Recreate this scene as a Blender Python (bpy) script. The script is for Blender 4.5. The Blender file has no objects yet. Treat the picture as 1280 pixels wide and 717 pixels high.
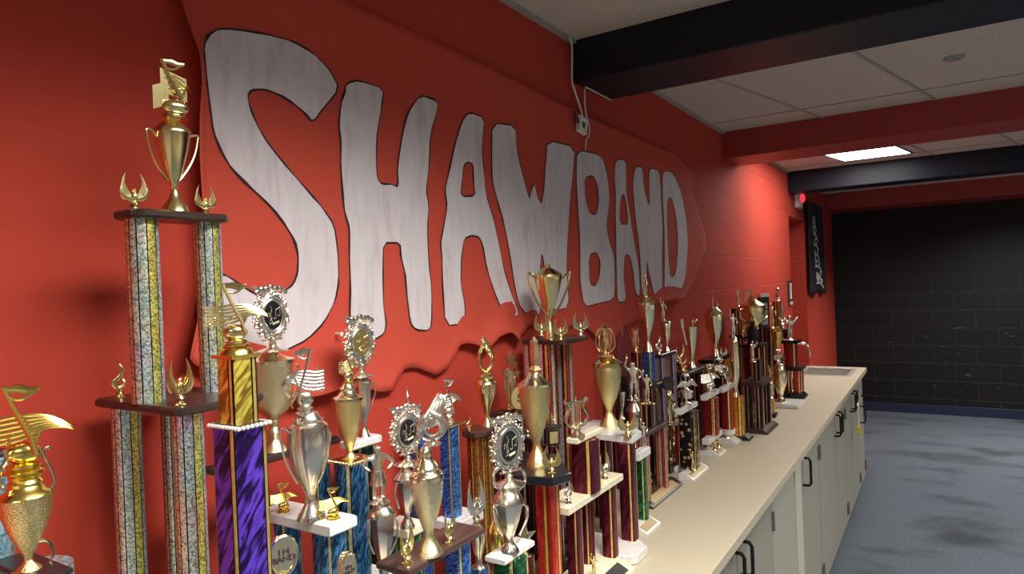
import bpy, bmesh, math, random
import numpy as np
from mathutils import Vector, Matrix
random.seed(7)
SC = bpy.context.scene
COL = SC.collection
PI = math.pi

# ------------------------------------------------------------------ camera
CAMX, CAMZ = 1.133, 1.69
YAW, PITCH, ROLL, FOC = 0.57181489, -0.00490824, -0.03981867, 838.197
def basis(y, p, r):
    f = np.array([-math.sin(y)*math.cos(p), math.cos(y)*math.cos(p), math.sin(p)])
    rt = np.array([math.cos(y), math.sin(y), 0.0]); up = np.cross(rt, f)
    return rt*math.cos(r)+up*math.sin(r), -rt*math.sin(r)+up*math.cos(r), f
RT, UP, FW = basis(YAW, PITCH, ROLL)
CP = np.array([CAMX, 0.0, CAMZ])
cd = bpy.data.cameras.new('camera'); cam = bpy.data.objects.new('camera', cd); COL.objects.link(cam)
cd.sensor_width = 36.0; cd.lens = FOC/1280*36; cd.clip_start = 0.02; cd.clip_end = 60
M = Matrix(((RT[0], UP[0], -FW[0], CP[0]), (RT[1], UP[1], -FW[1], CP[1]), (RT[2], UP[2], -FW[2], CP[2]), (0, 0, 0, 1)))
cam.matrix_world = M
SC.camera = cam

# surveying helpers: a sight line from the camera station meets a real plane
def sight(px, py): return FW + RT*(px-640)/FOC - UP*(py-358.5)/FOC
def on_x(px, py, X):
    d = sight(px, py); t = (X-CAMX)/d[0]; return CP+d*t
def on_y(px, py, Y):
    d = sight(px, py); t = Y/d[1]; return CP+d*t
def on_z(px, py, Z):
    d = sight(px, py); t = (Z-CAMZ)/d[2]; return CP+d*t
def depth(X, Y, Z): return float((np.array([X, Y, Z])-CP) @ FW)
def z_at(py, X, Y):
    a = np.array([X, Y, 0.0])-CP; k = (358.5-py)/FOC
    return float(-((a @ UP)-k*(a @ FW))/(UP[2]-k*FW[2]))
def x_at(px, Y, Z):
    a = np.array([0, Y, Z])-CP; k = (px-640)/FOC
    return float(-((a @ RT)-k*(a @ FW))/(RT[0]-k*FW[0]))
def y_at(px, X, Z):
    a = np.array([X, 0, Z])-CP; k = (px-640)/FOC
    return float(-((a @ RT)-k*(a @ FW))/(RT[1]-k*FW[1]))

# ------------------------------------------------------------------ materials
def newmat(name):
    m = bpy.data.materials.new(name); m.use_nodes = True
    nt = m.node_tree; b = nt.nodes['Principled BSDF']
    return m, nt, b
def nd(nt, t, **kw):
    n = nt.nodes.new(t)
    for k, v in kw.items():
        if hasattr(n, k): setattr(n, k, v)
        else: n.inputs[k].default_value = v
    return n
def rgba(c): return (c[0], c[1], c[2], 1.0)
def S(h):
    """sRGB 0-255 triple to linear"""
    return tuple(((v/255)/12.92 if v/255 <= .04045 else ((v/255+.055)/1.055)**2.4) for v in h)
def ramp(nt, stops, interp='LINEAR'):
    r = nt.nodes.new('ShaderNodeValToRGB'); r.color_ramp.interpolation = interp
    el = r.color_ramp.elements
    while len(el) > 1: el.remove(el[-1])
    el[0].position = stops[0][0]; el[0].color = rgba(stops[0][1])
    for p, c in stops[1:]:
        e = el.new(p); e.color = rgba(c)
    return r
def plain(name, c, rough=.5, metal=0.0, noise=None, bump=None, spec=None, coat=0):
    m, nt, b = newmat(name)
    b.inputs['Base Color'].default_value = rgba(c); b.inputs['Roughness'].default_value = rough
    b.inputs['Metallic'].default_value = metal
    if spec is not None: b.inputs['Specular IOR Level'].default_value = spec
    if coat: b.inputs['Coat Weight'].default_value = coat
    tc = nd(nt, 'ShaderNodeTexCoord')
    if noise:
        sc, c2, lo, hi = noise
        n = nd(nt, 'ShaderNodeTexNoise', Scale=sc, Detail=5.0)
        nt.links.new(tc.outputs['Object'], n.inputs['Vector'])
        r = ramp(nt, [(lo, c), (hi, c2)]); nt.links.new(n.outputs['Fac'], r.inputs['Fac'])
        nt.links.new(r.outputs['Color'], b.inputs['Base Color'])
    if bump:
        sc, st, dist = bump
        n = nd(nt, 'ShaderNodeTexNoise', Scale=sc, Detail=3.0)
        nt.links.new(tc.outputs['Object'], n.inputs['Vector'])
        bp = nd(nt, 'ShaderNodeBump', Strength=st, Distance=dist)
        nt.links.new(n.outputs['Fac'], bp.inputs['Height']); nt.links.new(bp.outputs['Normal'], b.inputs['Normal'])
    return m
def hammered(name, c, rough, scale):
    m, nt, b = newmat(name)
    b.inputs['Base Color'].default_value = rgba(c); b.inputs['Roughness'].default_value = rough; b.inputs['Metallic'].default_value = 1
    tc = nd(nt, 'ShaderNodeTexCoord'); v = nd(nt, 'ShaderNodeTexVoronoi', Scale=scale)
    nt.links.new(tc.outputs['Object'], v.inputs['Vector'])
    bp = nd(nt, 'ShaderNodeBump', Strength=.55, Distance=.0011)
    nt.links.new(v.outputs['Distance'], bp.inputs['Height']); nt.links.new(bp.outputs['Normal'], b.inputs['Normal'])
    return m
GOLD = plain('gold_metal', (.88, .74, .36), .2, 1)
GOLDY = plain('yellow_gold_metal', (.90, .70, .18), .2, 1)
PALE = plain('pale_gold_metal', (.90, .82, .56), .2, 1)
SILV = plain('silver_metal', (.88, .83, .72), .23, 1)
BRONZ = plain('rose_gold_metal', (.86, .60, .34), .25, 1)
HGOLD = hammered('hammered_gold', (.88, .74, .34), .26, 620)
HPALE = hammered('hammered_pale_gold', (.88, .80, .52), .26, 560)
CHROME = plain('chrome', (.8, .8, .8), .1, 1)
STEEL = plain('brushed_steel', (.62, .60, .56), .42, .7)
WOOD = None
def woodmat(name, c1, c2, rough=.32):
    m, nt, b = newmat(name); b.inputs['Roughness'].default_value = rough
    tc = nd(nt, 'ShaderNodeTexCoord'); mp = nd(nt, 'ShaderNodeMapping'); mp.inputs['Scale'].default_value = (60, 4, 60)
    n = nd(nt, 'ShaderNodeTexNoise', Scale=2.5, Detail=6.0)
    nt.links.new(tc.outputs['Object'], mp.inputs['Vector']); nt.links.new(mp.outputs['Vector'], n.inputs['Vector'])
    r = ramp(nt, [(.35, c1), (.7, c2)]); nt.links.new(n.outputs['Fac'], r.inputs['Fac'])
    nt.links.new(r.outputs['Color'], b.inputs['Base Color']); return m
WOOD = woodmat('walnut', (.026, .015, .012), (.058, .034, .027))
WOODM = woodmat('mahogany', (.040, .020, .016), (.085, .042, .034))
def marble(name, base, vein):
    m, nt, b = newmat(name); b.inputs['Roughness'].default_value = .22
    tc = nd(nt, 'ShaderNodeTexCoord'); n = nd(nt, 'ShaderNodeTexNoise', Scale=14.0, Detail=8.0, Distortion=2.2)
    nt.links.new(tc.outputs['Object'], n.inputs['Vector'])
    r = ramp(nt, [(.0, base), (.455, base), (.49, vein), (.525, base), (1, base)]); nt.links.new(n.outputs['Fac'], r.inputs['Fac'])
    nt.links.new(r.outputs['Color'], b.inputs['Base Color']); return m
MARB = marble('white_marble', (.72, .71, .69), (.58, .57, .57))
CREAM = marble('cream_marble', (.74, .67, .50), (.66, .58, .42))
BLACK = plain('black_lacquer', (.012, .012, .014), .25)
BLACKM = plain('black_satin', (.02, .02, .022), .45)
PLATE = plain('brass_plate', (.42, .33, .15), .45, .25)
WHITEP = plain('white_plastic', (.78, .77, .74), .4)

def foil(name, stripes, rep=1, streak=None, spark=.35, sparkscale=90, rainbow=0.0, metal=.75, rough=.28):
    """holographic / striped column foil; stripes = [(start, colour)...] across one repeat of the wrap"""
    m, nt, b = newmat(name); L = nt.links
    b.inputs['Metallic'].default_value = metal; b.inputs['Roughness'].default_value = rough
    uv = nd(nt, 'ShaderNodeUVMap'); sx = nd(nt, 'ShaderNodeSeparateXYZ'); L.new(uv.outputs['UV'], sx.inputs[0])
    mu = nd(nt, 'ShaderNodeMath', operation='MULTIPLY'); mu.inputs[1].default_value = rep; L.new(sx.outputs[0], mu.inputs[0])
    fr = nd(nt, 'ShaderNodeMath', operation='FRACT'); L.new(mu.outputs[0], fr.inputs[0])
    r = ramp(nt, stripes, 'CONSTANT'); L.new(fr.outputs[0], r.inputs['Fac'])
    col = r.outputs['Color']
    tc = nd(nt, 'ShaderNodeTexCoord')
    if rainbow:
        n = nd(nt, 'ShaderNodeTexNoise', Scale=9.0, Detail=2.0); L.new(tc.outputs['Object'], n.inputs['Vector'])
        v2 = nd(nt, 'ShaderNodeTexVoronoi', Scale=sparkscale); L.new(tc.outputs['Object'], v2.inputs['Vector'])
        sp2 = nd(nt, 'ShaderNodeSeparateColor'); L.new(v2.outputs['Color'], sp2.inputs[0])
        ad = nd(nt, 'ShaderNodeMath', operation='MULTIPLY_ADD'); ad.inputs[1].default_value = .26; L.new(sp2.outputs[0], ad.inputs[0])
        m3 = nd(nt, 'ShaderNodeMath', operation='MULTIPLY'); m3.inputs[1].default_value = 1.6; L.new(n.outputs['Fac'], m3.inputs[0]); L.new(m3.outputs[0], ad.inputs[2])
        hs = nd(nt, 'ShaderNodeHueSaturation', Color=(.55, .30, .38, 1), Saturation=1.1); L.new(ad.outputs[0], hs.inputs['Hue'])
        mx = nd(nt, 'ShaderNodeMix', data_type='RGBA', blend_type='MULTIPLY'); mx.inputs['Factor'].default_value = rainbow
        sc2 = nd(nt, 'ShaderNodeMix', data_type='RGBA', blend_type='ADD'); sc2.inputs['Factor'].default_value = 1; sc2.inputs['B'].default_value = (.45, .45, .45, 1)
        L.new(hs.outputs['Color'], sc2.inputs['A']); L.new(col, mx.inputs['A']); L.new(sc2.outputs['Result'], mx.inputs['B']); col = mx.outputs['Result']
    if streak:
        c2, sc, dist, skew = streak
        ob = nd(nt, 'ShaderNodeSeparateXYZ'); L.new(tc.outputs['Object'], ob.inputs[0])
        hs_ = nd(nt, 'ShaderNodeMath', operation='ADD'); L.new(ob.outputs[0], hs_.inputs[0]); L.new(ob.outputs[1], hs_.inputs[1])
        cx_ = nd(nt, 'ShaderNodeCombineXYZ'); L.new(hs_.outputs[0], cx_.inputs[0]); L.new(ob.outputs[2], cx_.inputs[1])
        m1 = nd(nt, 'ShaderNodeMapping'); m1.inputs['Rotation'].default_value = (0, 0, -skew); L.new(cx_.outputs[0], m1.inputs['Vector'])
        mp = nd(nt, 'ShaderNodeMapping'); mp.inputs['Scale'].default_value = (.32, 1.5, 1); L.new(m1.outputs['Vector'], mp.inputs['Vector'])
        w = nd(nt, 'ShaderNodeTexNoise', Scale=sc, Detail=2.5, Distortion=dist); L.new(mp.outputs['Vector'], w.inputs['Vector'])
        rr = ramp(nt, [(.44, (0, 0, 0)), (.60, (1, 1, 1))]); L.new(w.outputs['Fac'], rr.inputs['Fac'])
        # streaks only on the wide foil (first stripe colour), not the trim
        mx = nd(nt, 'ShaderNodeMix', data_type='RGBA'); mx.inputs['B'].default_value = rgba(c2)
        gt = nd(nt, 'ShaderNodeMath', operation='LESS_THAN'); L.new(fr.outputs[0], gt.inputs[0])
        gt.inputs[1].default_value = stripes[1][0] if len(stripes) > 1 else 1.1
        mm = nd(nt, 'ShaderNodeMath', operation='MULTIPLY'); L.new(gt.outputs[0], mm.inputs[0]); L.new(rr.outputs['Color'], mm.inputs[1])
        L.new(mm.outputs[0], mx.inputs['Factor']); L.new(col, mx.inputs['A']); col = mx.outputs['Result']
    if spark:
        v = nd(nt, 'ShaderNodeTexVoronoi', Scale=sparkscale*2.2); L.new(tc.outputs['Object'], v.inputs['Vector'])
        sp = nd(nt, 'ShaderNodeSeparateColor'); L.new(v.outputs['Color'], sp.inputs[0])
        mr = nd(nt, 'ShaderNodeMapRange'); mr.inputs['To Min'].default_value = 1-spark; mr.inputs['To Max'].default_value = 1+spark
        L.new(sp.outputs[0], mr.inputs['Value'])
        mx = nd(nt, 'ShaderNodeMix', data_type='RGBA', blend_type='MULTIPLY'); mx.inputs['Factor'].default_value = 1
        L.new(col, mx.inputs['A']); L.new(mr.outputs[0], mx.inputs['B']); col = mx.outputs['Result']
        bp = nd(nt, 'ShaderNodeBump', Strength=.35, Distance=.001); L.new(v.outputs['Distance'], bp.inputs['Height']); L.new(bp.outputs['Normal'], b.inputs['Normal'])
    L.new(col, b.inputs['Base Color'])
    return m
K = (.012, .012, .014); G = (.70, .52, .14); SV = (.70, .68, .70); RD = (.42, .03, .03)
F_HOLO = foil('silver_prism_foil', [(0, (.80, .78, .80)), (.17, K), (.195, (.85, .66, .20)), (.36, K), (.385, (.62, .66, .88)), (.56, K), (.585, (.85, .70, .74)), (.70, K), (.72, (.72, .62, .40)), (.82, K), (.84, (.80, .76, .78)), (.97, K)], 2, None, .65, 190, .8)
F_GOLDS = foil('gold_streak_foil', [(0, (.30, .17, .02)), (.70, K), (.77, (.85, .65, .18)), (.90, K)], 4, ((1.0, .85, .14), 70, .8, .85), .1, 60)
F_PURP = foil('purple_streak_foil', [(0, (.030, .010, .085)), (.80, K), (.84, (.80, .55, .16)), (.95, K)], 4, ((.22, .09, .95), 62, .9, .95), .1, 60, .35)
F_BLUE = foil('blue_swirl_foil', [(0, (.012, .05, .15)), (.84, (.75, .62, .22)), (.96, K)], 4, ((.10, .36, .72), 90, 1.6, 1.2), .2, 90, .15)
F_BLUE2 = foil('royal_blue_wave_foil', [(0, (.008, .06, .38)), (.82, (.80, .66, .28)), (.95, K)], 4, ((.16, .44, .92), 80, 4.0, .4), .15, 90)
F_TEAL = foil('aqua_prism_foil', [(0, (.28, .55, .72)), (.7, (.7, .7, .72)), (.8, (.5, .5, .55))], 4, ((.5, .75, .9), 50, 2.0, .3), .5, 120, .6)
F_GREEN = foil('green_foil', [(0, (.010, .09, .04)), (.78, (.80, .62, .22)), (.92, K)], 4, ((.03, .30, .12), 70, 1, .6), .4, 100)
F_DGREEN = foil('dark_green_foil', [(0, (.006, .028, .016)), (.85, (.30, .26, .12))], 4, None, .5, 100)
F_ORNG = foil('copper_foil', [(0, (.32, .09, .03)), (.34, K), (.40, (.88, .58, .12)), (.54, K), (.60, (.55, .24, .06))], 4, None, .35, 80)
F_RED = foil('red_foil', [(0, (.50, .03, .025)), (.52, (.25, .10, .02)), (.56, (.95, .66, .12)), (.70, (.25, .09, .02)), (.74, (.42, .025, .02))], 4, ((.72, .07, .05), 60, .6, 1.4), .12, 60)
F_MAROON = foil('maroon_foil', [(0, (.095, .010, .024)), (.80, (.85, .58, .16)), (.94, (.04, .008, .01))], 4, ((.19, .025, .06), 60, .6, 1.3), .12, 70)
F_MULTI = foil('red_silver_gold_stripe_foil', [(0, (.50, .04, .03)), (.14, K), (.17, (.80, .78, .82)), (.36, K), (.40, (.85, .68, .24)), (.56, K), (.59, (.72, .72, .82)), (.76, (.16, .02, .02)), (.86, (.75, .45, .16)), (.96, K)], 2, None, .3, 90)
F_PINK = foil('pink_orange_stripe_foil', [(0, (.70, .30, .30)), (.2, K), (.28, (.78, .30, .10)), (.48, K), (.55, (.80, .62, .55)), (.70, K), (.78, (.52, .08, .06)), (.92, K)], 3, None, .2, 90)
F_VIOLET = foil('violet_gold_stripe_foil', [(0, (.46, .40, .78)), (.22, K), (.28, (.80, .66, .34)), (.46, K), (.54, (.72, .70, .72)), (.76, (.35, .16, .10)), (.9, K)], 3, None, .25, 90)
F_REDSP = foil('red_sparkle_foil', [(0, (.40, .025, .03)), (.72, (.85, .62, .18)), (.82, K), (.86, (.85, .62, .18)), (.94, K)], 4, None, .6, 150)
F_AMBER = foil('amber_foil', [(0, (.75, .38, .05)), (.6, (.25, .10, .01)), (.68, (.95, .68, .18)), (.88, (.25, .10, .01))], 4, None, .3, 90)
F_DARK = foil('dark_maroon_stripe_foil', [(0, (.05, .010, .012)), (.5, (.65, .56, .50)), (.6, (.03, .01, .012)), (.78, (.34, .05, .05)), (.92, K)], 3, None, .2, 90)
F_BROWN = foil('brown_silver_stripe_foil', [(0, (.16, .055, .04)), (.32, (.75, .66, .58)), (.42, (.09, .03, .02)), (.66, (.75, .48, .34)), (.76, K)], 3, None, .2, 90)
F_CRED = foil('bright_red_foil', [(0, (.52, .04, .03)), (.72, K), (.77, (.85, .68, .34)), (.92, K)], 4, None, .2, 90)
def flowerfoil():
    m, nt, b = newmat('black_rose_foil'); L = nt.links
    b.inputs['Metallic'].default_value = .5; b.inputs['Roughness'].default_value = .3
    tc = nd(nt, 'ShaderNodeTexCoord'); v = nd(nt, 'ShaderNodeTexVoronoi', Scale=44.0); L.new(tc.outputs['Object'], v.inputs['Vector'])
    r = ramp(nt, [(0, (.85, .70, .25)), (.22, (.75, .45, .28)), (.38, K)]); L.new(v.outputs['Distance'], r.inputs['Fac'])
    L.new(r.outputs['Color'], b.inputs['Base Color']); return m
F_ROSE = flowerfoil()

# ------------------------------------------------------------------ mesh builder
class MB:
    def __init__(s): s.v = []; s.f = []; s.uv = {}; s.sm = []
    def _add(s, vs, fs, smooth=True, uvs=None):
        o = len(s.v); s.v += [tuple(map(float, p)) for p in vs]
        for i, f in enumerate(fs):
            if uvs is not None and uvs[i] is not None: s.uv[len(s.f)] = uvs[i]
            s.f.append(tuple(o+k for k in f)); s.sm.append(smooth)
        return s
    def lathe(s, prof, c, n=28, smooth=True, rot0=0.0, sq=(1, 1)):
        """prof [(r, z)] bottom to top or top to bottom, c=(x, y)"""
        if prof[0][1] > prof[-1][1]: prof = prof[::-1]
        vs = []; fs = []
        for r, z in prof:
            for k in range(n):
                a = 2*PI*k/n+rot0; vs.append((c[0]+max(r, 1e-5)*math.cos(a)*sq[0], c[1]+max(r, 1e-5)*math.sin(a)*sq[1], z))
        for j in range(len(prof)-1):
            for k in range(n):
                k2 = (k+1) % n; fs.append((j*n+k, j*n+k2, (j+1)*n+k2, (j+1)*n+k))
        fs.append(tuple(range(n))[::-1]); fs.append(tuple((len(prof)-1)*n+k for k in range(n)))
        return s._add(vs, fs, smooth)
    def tube(s, path, rad, n=8, flat=1.0, up=(0, 0, 1)):
        path = [Vector(p) for p in path]; N = len(path)
        if not hasattr(rad, '__len__'): rad = [rad]*N
        vs = []; fs = []; ref = None
        for i, p in enumerate(path):
            t = (path[min(i+1, N-1)]-path[max(i-1, 0)])
            if t.length < 1e-9: t = Vector((0, 0, 1))
            t.normalize()
            if ref is None:
                ref = Vector((1, 0, 0)) if abs(t.x) < .8 else Vector((0, 1, 0))
            a = (ref-t*ref.dot(t)); a.normalize(); ref = a; b = t.cross(a)
            for k in range(n):
                an = 2*PI*k/n; q = p+a*(math.cos(an)*rad[i]*flat)+b*(math.sin(an)*rad[i]); vs.append(q)
        for i in range(N-1):
            for k in range(n):
                k2 = (k+1) % n; fs.append((i*n+k, i*n+k2, (i+1)*n+k2, (i+1)*n+k))
        fs.append(tuple(range(n))[::-1]); fs.append(tuple((N-1)*n+k for k in range(n)))
        return s._add(vs, fs)
    def ell(s, c, r, rot=None, n=10, m=7):
        vs = []; fs = []
        R = rot or Matrix.Identity(3)
        vs.append(Vector((0, 0, -r[2])))
        for j in range(1, m):
            th = -PI/2+PI*j/m
            for k in range(n):
                a = 2*PI*k/n; vs.append(Vector((r[0]*math.cos(th)*math.cos(a), r[1]*math.cos(th)*math.sin(a), r[2]*math.sin(th))))
        vs.append(Vector((0, 0, r[2])))
        for k in range(n): fs.append((0, 1+(k+1) % n, 1+k))
        for j in range(m-2):
            for k in range(n):
                k2 = (k+1) % n; fs.append((1+j*n+k, 1+j*n+k2, 1+(j+1)*n+k2, 1+(j+1)*n+k))
        e = len(vs)-1; b = 1+(m-2)*n
        for k in range(n): fs.append((b+k, b+(k+1) % n, e))
        return s._add([R @ v+Vector(c) for v in vs], fs)
    def prism(s, poly, z0, z1, bev=0.0):
        """vertical prism over an xy polygon with a small top and bottom chamfer"""
        P = [Vector((p[0], p[1])) for p in poly]
        ar = sum(P[i].x*P[(i+1) % len(P)].y-P[(i+1) % len(P)].x*P[i].y for i in range(len(P)))
        if ar < 0: P.reverse()
        n = len(P); c = sum(P, Vector((0, 0)))/n
        def inset(d):
            out = []
            for i in range(n):
                a = (P[i]-P[i-1]).normalized(); b = (P[(i+1) % n]-P[i]).normalized()
                na = Vector((-a.y, a.x)); nb = Vector((-b.y, b.x)); m = na+nb
                out.append(P[i]+m*(d/max(.3, 1+na.dot(nb))))
            return out
        lv = [(bev, z0), (0, z0+bev), (0, z1-bev), (bev, z1)] if bev else [(0, z0), (0, z1)]
        vs = []; fs = []
        for d, z in lv:
            for q in inset(d): vs.append((q.x, q.y, z))
        for j in range(len(lv)-1):
            for k in range(n):
                k2 = (k+1) % n; fs.append((j*n+k, j*n+k2, (j+1)*n+k2, (j+1)*n+k))
        fs.append(tuple(range(n))[::-1]); fs.append(tuple((len(lv)-1)*n+k for k in range(n)))
        return s._add(vs, fs, False)
    def box(s, x0, x1, y0, y1, z0, z1, bev=0.0): return s.prism([(x0, y0), (x1, y0), (x1, y1), (x0, y1)], z0, z1, bev)
    def column(s, c, hw, z0, z1, p=2.0, n=40, hy=None):
        """wrapped column: superellipse section, uv.x once round, uv.y along the height"""
        hy = hy or hw; vs = []; fs = []; uvs = []
        fine = []
        for k in range(2001):
            a = 2*PI*k/2000-PI/4; ca, sa = math.cos(a), math.sin(a)
            fine.append((hw*math.copysign(abs(ca)**(2/p), ca), hy*math.copysign(abs(sa)**(2/p), sa)))
        fa = np.array(fine); L = np.concatenate([[0], np.cumsum(np.hypot(*np.diff(fa, axis=0).T))]); q = np.linspace(0, L[-1], n+1)
        pts = [(c[0]+float(np.interp(d, L, fa[:, 0])), c[1]+float(np.interp(d, L, fa[:, 1]))) for d in q]
        for z in (z0, z1):
            for x, y in pts: vs.append((x, y, z))
        h = (z1-z0)*10
        for k in range(n):
            fs.append((k, k+1, n+1+k+1, n+1+k)); u0, u1 = k/n, (k+1)/n
            uvs.append([(u0, 0), (u1, 0), (u1, h), (u0, h)])
        fs.append(tuple(range(n))[::-1]); uvs.append(None)
        fs.append(tuple(n+1+k for k in range(n))); uvs.append(None)
        return s._add(vs, fs, True, uvs)
    def slab(s, poly, origin, face, t):
        """flat extrusion: poly [(across, up)], origin world, face = heading of its front in degrees, t thickness (centred)"""
        a = math.radians(face); nx, ny = math.cos(a), math.sin(a); ux, uy = -ny, nx
        n = len(poly); vs = []
        for d in (-t/2, t/2):
            for u, w in poly: vs.append((origin[0]+ux*u+nx*d, origin[1]+uy*u+ny*d, origin[2]+w))
        fs = [tuple(range(n))[::-1], tuple(n+k for k in range(n))]
        for k in range(n): fs.append((k, (k+1) % n, n+(k+1) % n, n+k))
        return s._add(vs, fs, False)
    def mesh(s, name, off=(0, 0, 0), mat=None):
        me = bpy.data.meshes.new(name)
        me.from_pydata([(v[0]-off[0], v[1]-off[1], v[2]-off[2]) for v in s.v], [], s.f)
        me.polygons.foreach_set('use_smooth', s.sm)
        if s.uv:
            ul = me.uv_layers.new(name='UVMap')
            for i, u in s.uv.items():
                for li, q in zip(me.polygons[i].loop_indices, u): ul.data[li].uv = q
        bm = bmesh.new(); bm.from_mesh(me); bmesh.ops.recalc_face_normals(bm, faces=bm.faces); bm.to_mesh(me); bm.free()
        if mat: me.materials.append(mat)
        try: me.set_sharp_from_angle(angle=math.radians(42))
        except Exception: pass
        me.update(); return me
def rootloc(p):
    while p.parent: p = p.parent
    return p.location
def build(mb, name, mat, parent=None):
    if parent is not None: off = rootloc(parent)
    else: off = (0, 0, 0)
    o = bpy.data.objects.new(name, mb.mesh(name, off, mat)); COL.objects.link(o)
    if parent is not None:
        o.parent = parent
        r = parent
        while r.parent: r = r.parent
        if mb.v and name in ('platform', 'base', 'column', 'cap', 'plinth', 'lid'):
            xs, ys_, zs_ = zip(*mb.v); TOPS.setdefault(r.name, []).append((min(xs), max(xs), min(ys_), max(ys_), max(zs_), name))
    return o
TOPS = {}
def rest_on(root, p, px, py, tol=.035):
    """the point where something seen standing at (px, py) meets the tier, base or lid under it"""
    best = None
    for x0, x1, y0, y1, z, nm in TOPS.get(root.name, ()):
        if x0-.03 < p[0] < x1+.03 and y0-.03 < p[1] < y1+.03 and abs(z-p[2]) < (.008 if nm == 'column' else tol) and (best is None or abs(z-p[2]) < abs(best[4]-p[2])): best = (x0, x1, y0, y1, z, nm)
    if best is None: return p
    x0, x1, y0, y1, z, nm = best
    if nm in ('lid', 'cup', 'column', 'cap'): return (p[0], p[1], z-.001)
    if abs(z-p[2]) < .012 and x0 < p[0] < x1 and y0 < p[1] < y1: return (p[0], p[1], z-.0005)
    q = on_z(px, py, z); i = min(.012, (x1-x0)*.4, (y1-y0)*.4)
    return (min(max(float(q[0]), x0+i), x1-i), min(max(float(q[1]), y0+i), y1-i), z-.0005)
def seen(p):
    d = np.array(p)-CP; return float(640+FOC*(d @ RT)/(d @ FW)), float(358.5-FOC*(d @ UP)/(d @ FW))
def single(mb, name, mat, loc):
    """a thing that is one mesh with its origin at loc"""
    o = bpy.data.objects.new(name, mb.mesh(name, loc, mat)); o.location = loc; COL.objects.link(o); return o
def tag(o, label, cat, group=None):
    o['label'] = label; o['category'] = cat
    if group: o['group'] = group
    return o
def thing(name, loc, label, cat, group=None):
    o = bpy.data.objects.new(name, None); o.empty_display_size = .03; o.location = loc; COL.objects.link(o)
    return tag(o, label, cat, group)
def struct(name, mb, mat):
    o = build(mb, name, mat); o['kind'] = 'structure'; return o

# ------------------------------------------------------------------ room
CEIL = 2.58; FARY = 9.06; RX = 6.2; BY = -3.6
def wallred():
    m, nt, b = newmat('red_wall_paint'); L = nt.links
    b.inputs['Roughness'].default_value = .78; b.inputs['Specular IOR Level'].default_value = .12
    tc = nd(nt, 'ShaderNodeTexCoord'); sp = nd(nt, 'ShaderNodeSeparateXYZ'); L.new(tc.outputs['Object'], sp.inputs[0])
    cb = nd(nt, 'ShaderNodeCombineXYZ')
    sub = nd(nt, 'ShaderNodeMath', operation='SUBTRACT'); sub.inputs[1].default_value = .182; L.new(sp.outputs[2], sub.inputs[0])
    L.new(sp.outputs[1], cb.inputs[0]); L.new(sub.outputs[0], cb.inputs[1])
    br = nd(nt, 'ShaderNodeTexBrick', offset=.5, squash=1.0)
    br.inputs['Scale'].default_value = 1; br.inputs['Brick Width'].default_value = .345; br.inputs['Row Height'].default_value = .2032
    br.inputs['Mortar Size'].default_value = .0045; br.inputs['Mortar Smooth'].default_value = .4
    br.inputs['Color1'].default_value = (1, 1, 1, 1); br.inputs['Color2'].default_value = (1, 1, 1, 1); br.inputs['Mortar'].default_value = (0, 0, 0, 1)
    L.new(cb.outputs[0], br.inputs['Vector'])
    # blockwork is exposed beyond the plastered stretch
    mk = nd(nt, 'ShaderNodeMapRange'); mk.inputs['From Min'].default_value = 3.2; mk.inputs['From Max'].default_value = 3.3; L.new(sp.outputs[1], mk.inputs['Value'])
    inv = nd(nt, 'ShaderNodeMath', operation='SUBTRACT'); inv.inputs[0].default_value = 1; L.new(br.outputs['Color'], inv.inputs[1])
    jm = nd(nt, 'ShaderNodeMath', operation='MULTIPLY'); L.new(inv.outputs[0], jm.inputs[0]); L.new(mk.outputs[0], jm.inputs[1])
    n = nd(nt, 'ShaderNodeTexNoise', Scale=55.0, Detail=4.0); L.new(tc.outputs['Object'], n.inputs['Vector'])
    hh = nd(nt, 'ShaderNodeMath', operation='MULTIPLY_ADD'); hh.inputs[1].default_value = -2.4; L.new(jm.outputs[0], hh.inputs[0])
    n2 = nd(nt, 'ShaderNodeMath', operation='MULTIPLY'); n2.inputs[1].default_value = .25; L.new(n.outputs['Fac'], n2.inputs[0]); L.new(n2.outputs[0], hh.inputs[2])
    bp = nd(nt, 'ShaderNodeBump', Strength=.75, Distance=.008); L.new(hh.outputs[0], bp.inputs['Height']); L.new(bp.outputs['Normal'], b.inputs['Normal'])
    mx = nd(nt, 'ShaderNodeMix', data_type='RGBA'); mx.inputs['A'].default_value = rgba(WALLC); mx.inputs['B'].default_value = (.52, .10, .065, 1)
    dm = nd(nt, 'ShaderNodeMath', operation='MULTIPLY'); dm.inputs[1].default_value = .75; L.new(jm.outputs[0], dm.inputs[0])
    L.new(dm.outputs[0], mx.inputs['Factor']); L.new(mx.outputs['Result'], b.inputs['Base Color'])
    return m
WALLC = (.47, .056, .036)
M_RED = wallred()
M_REDP = plain('red_beam_paint', (.33, .035, .030), .42)
M_BLKBEAM = plain('blue_black_beam_paint', (.011, .0125, .021), .42, spec=.22)
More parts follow.
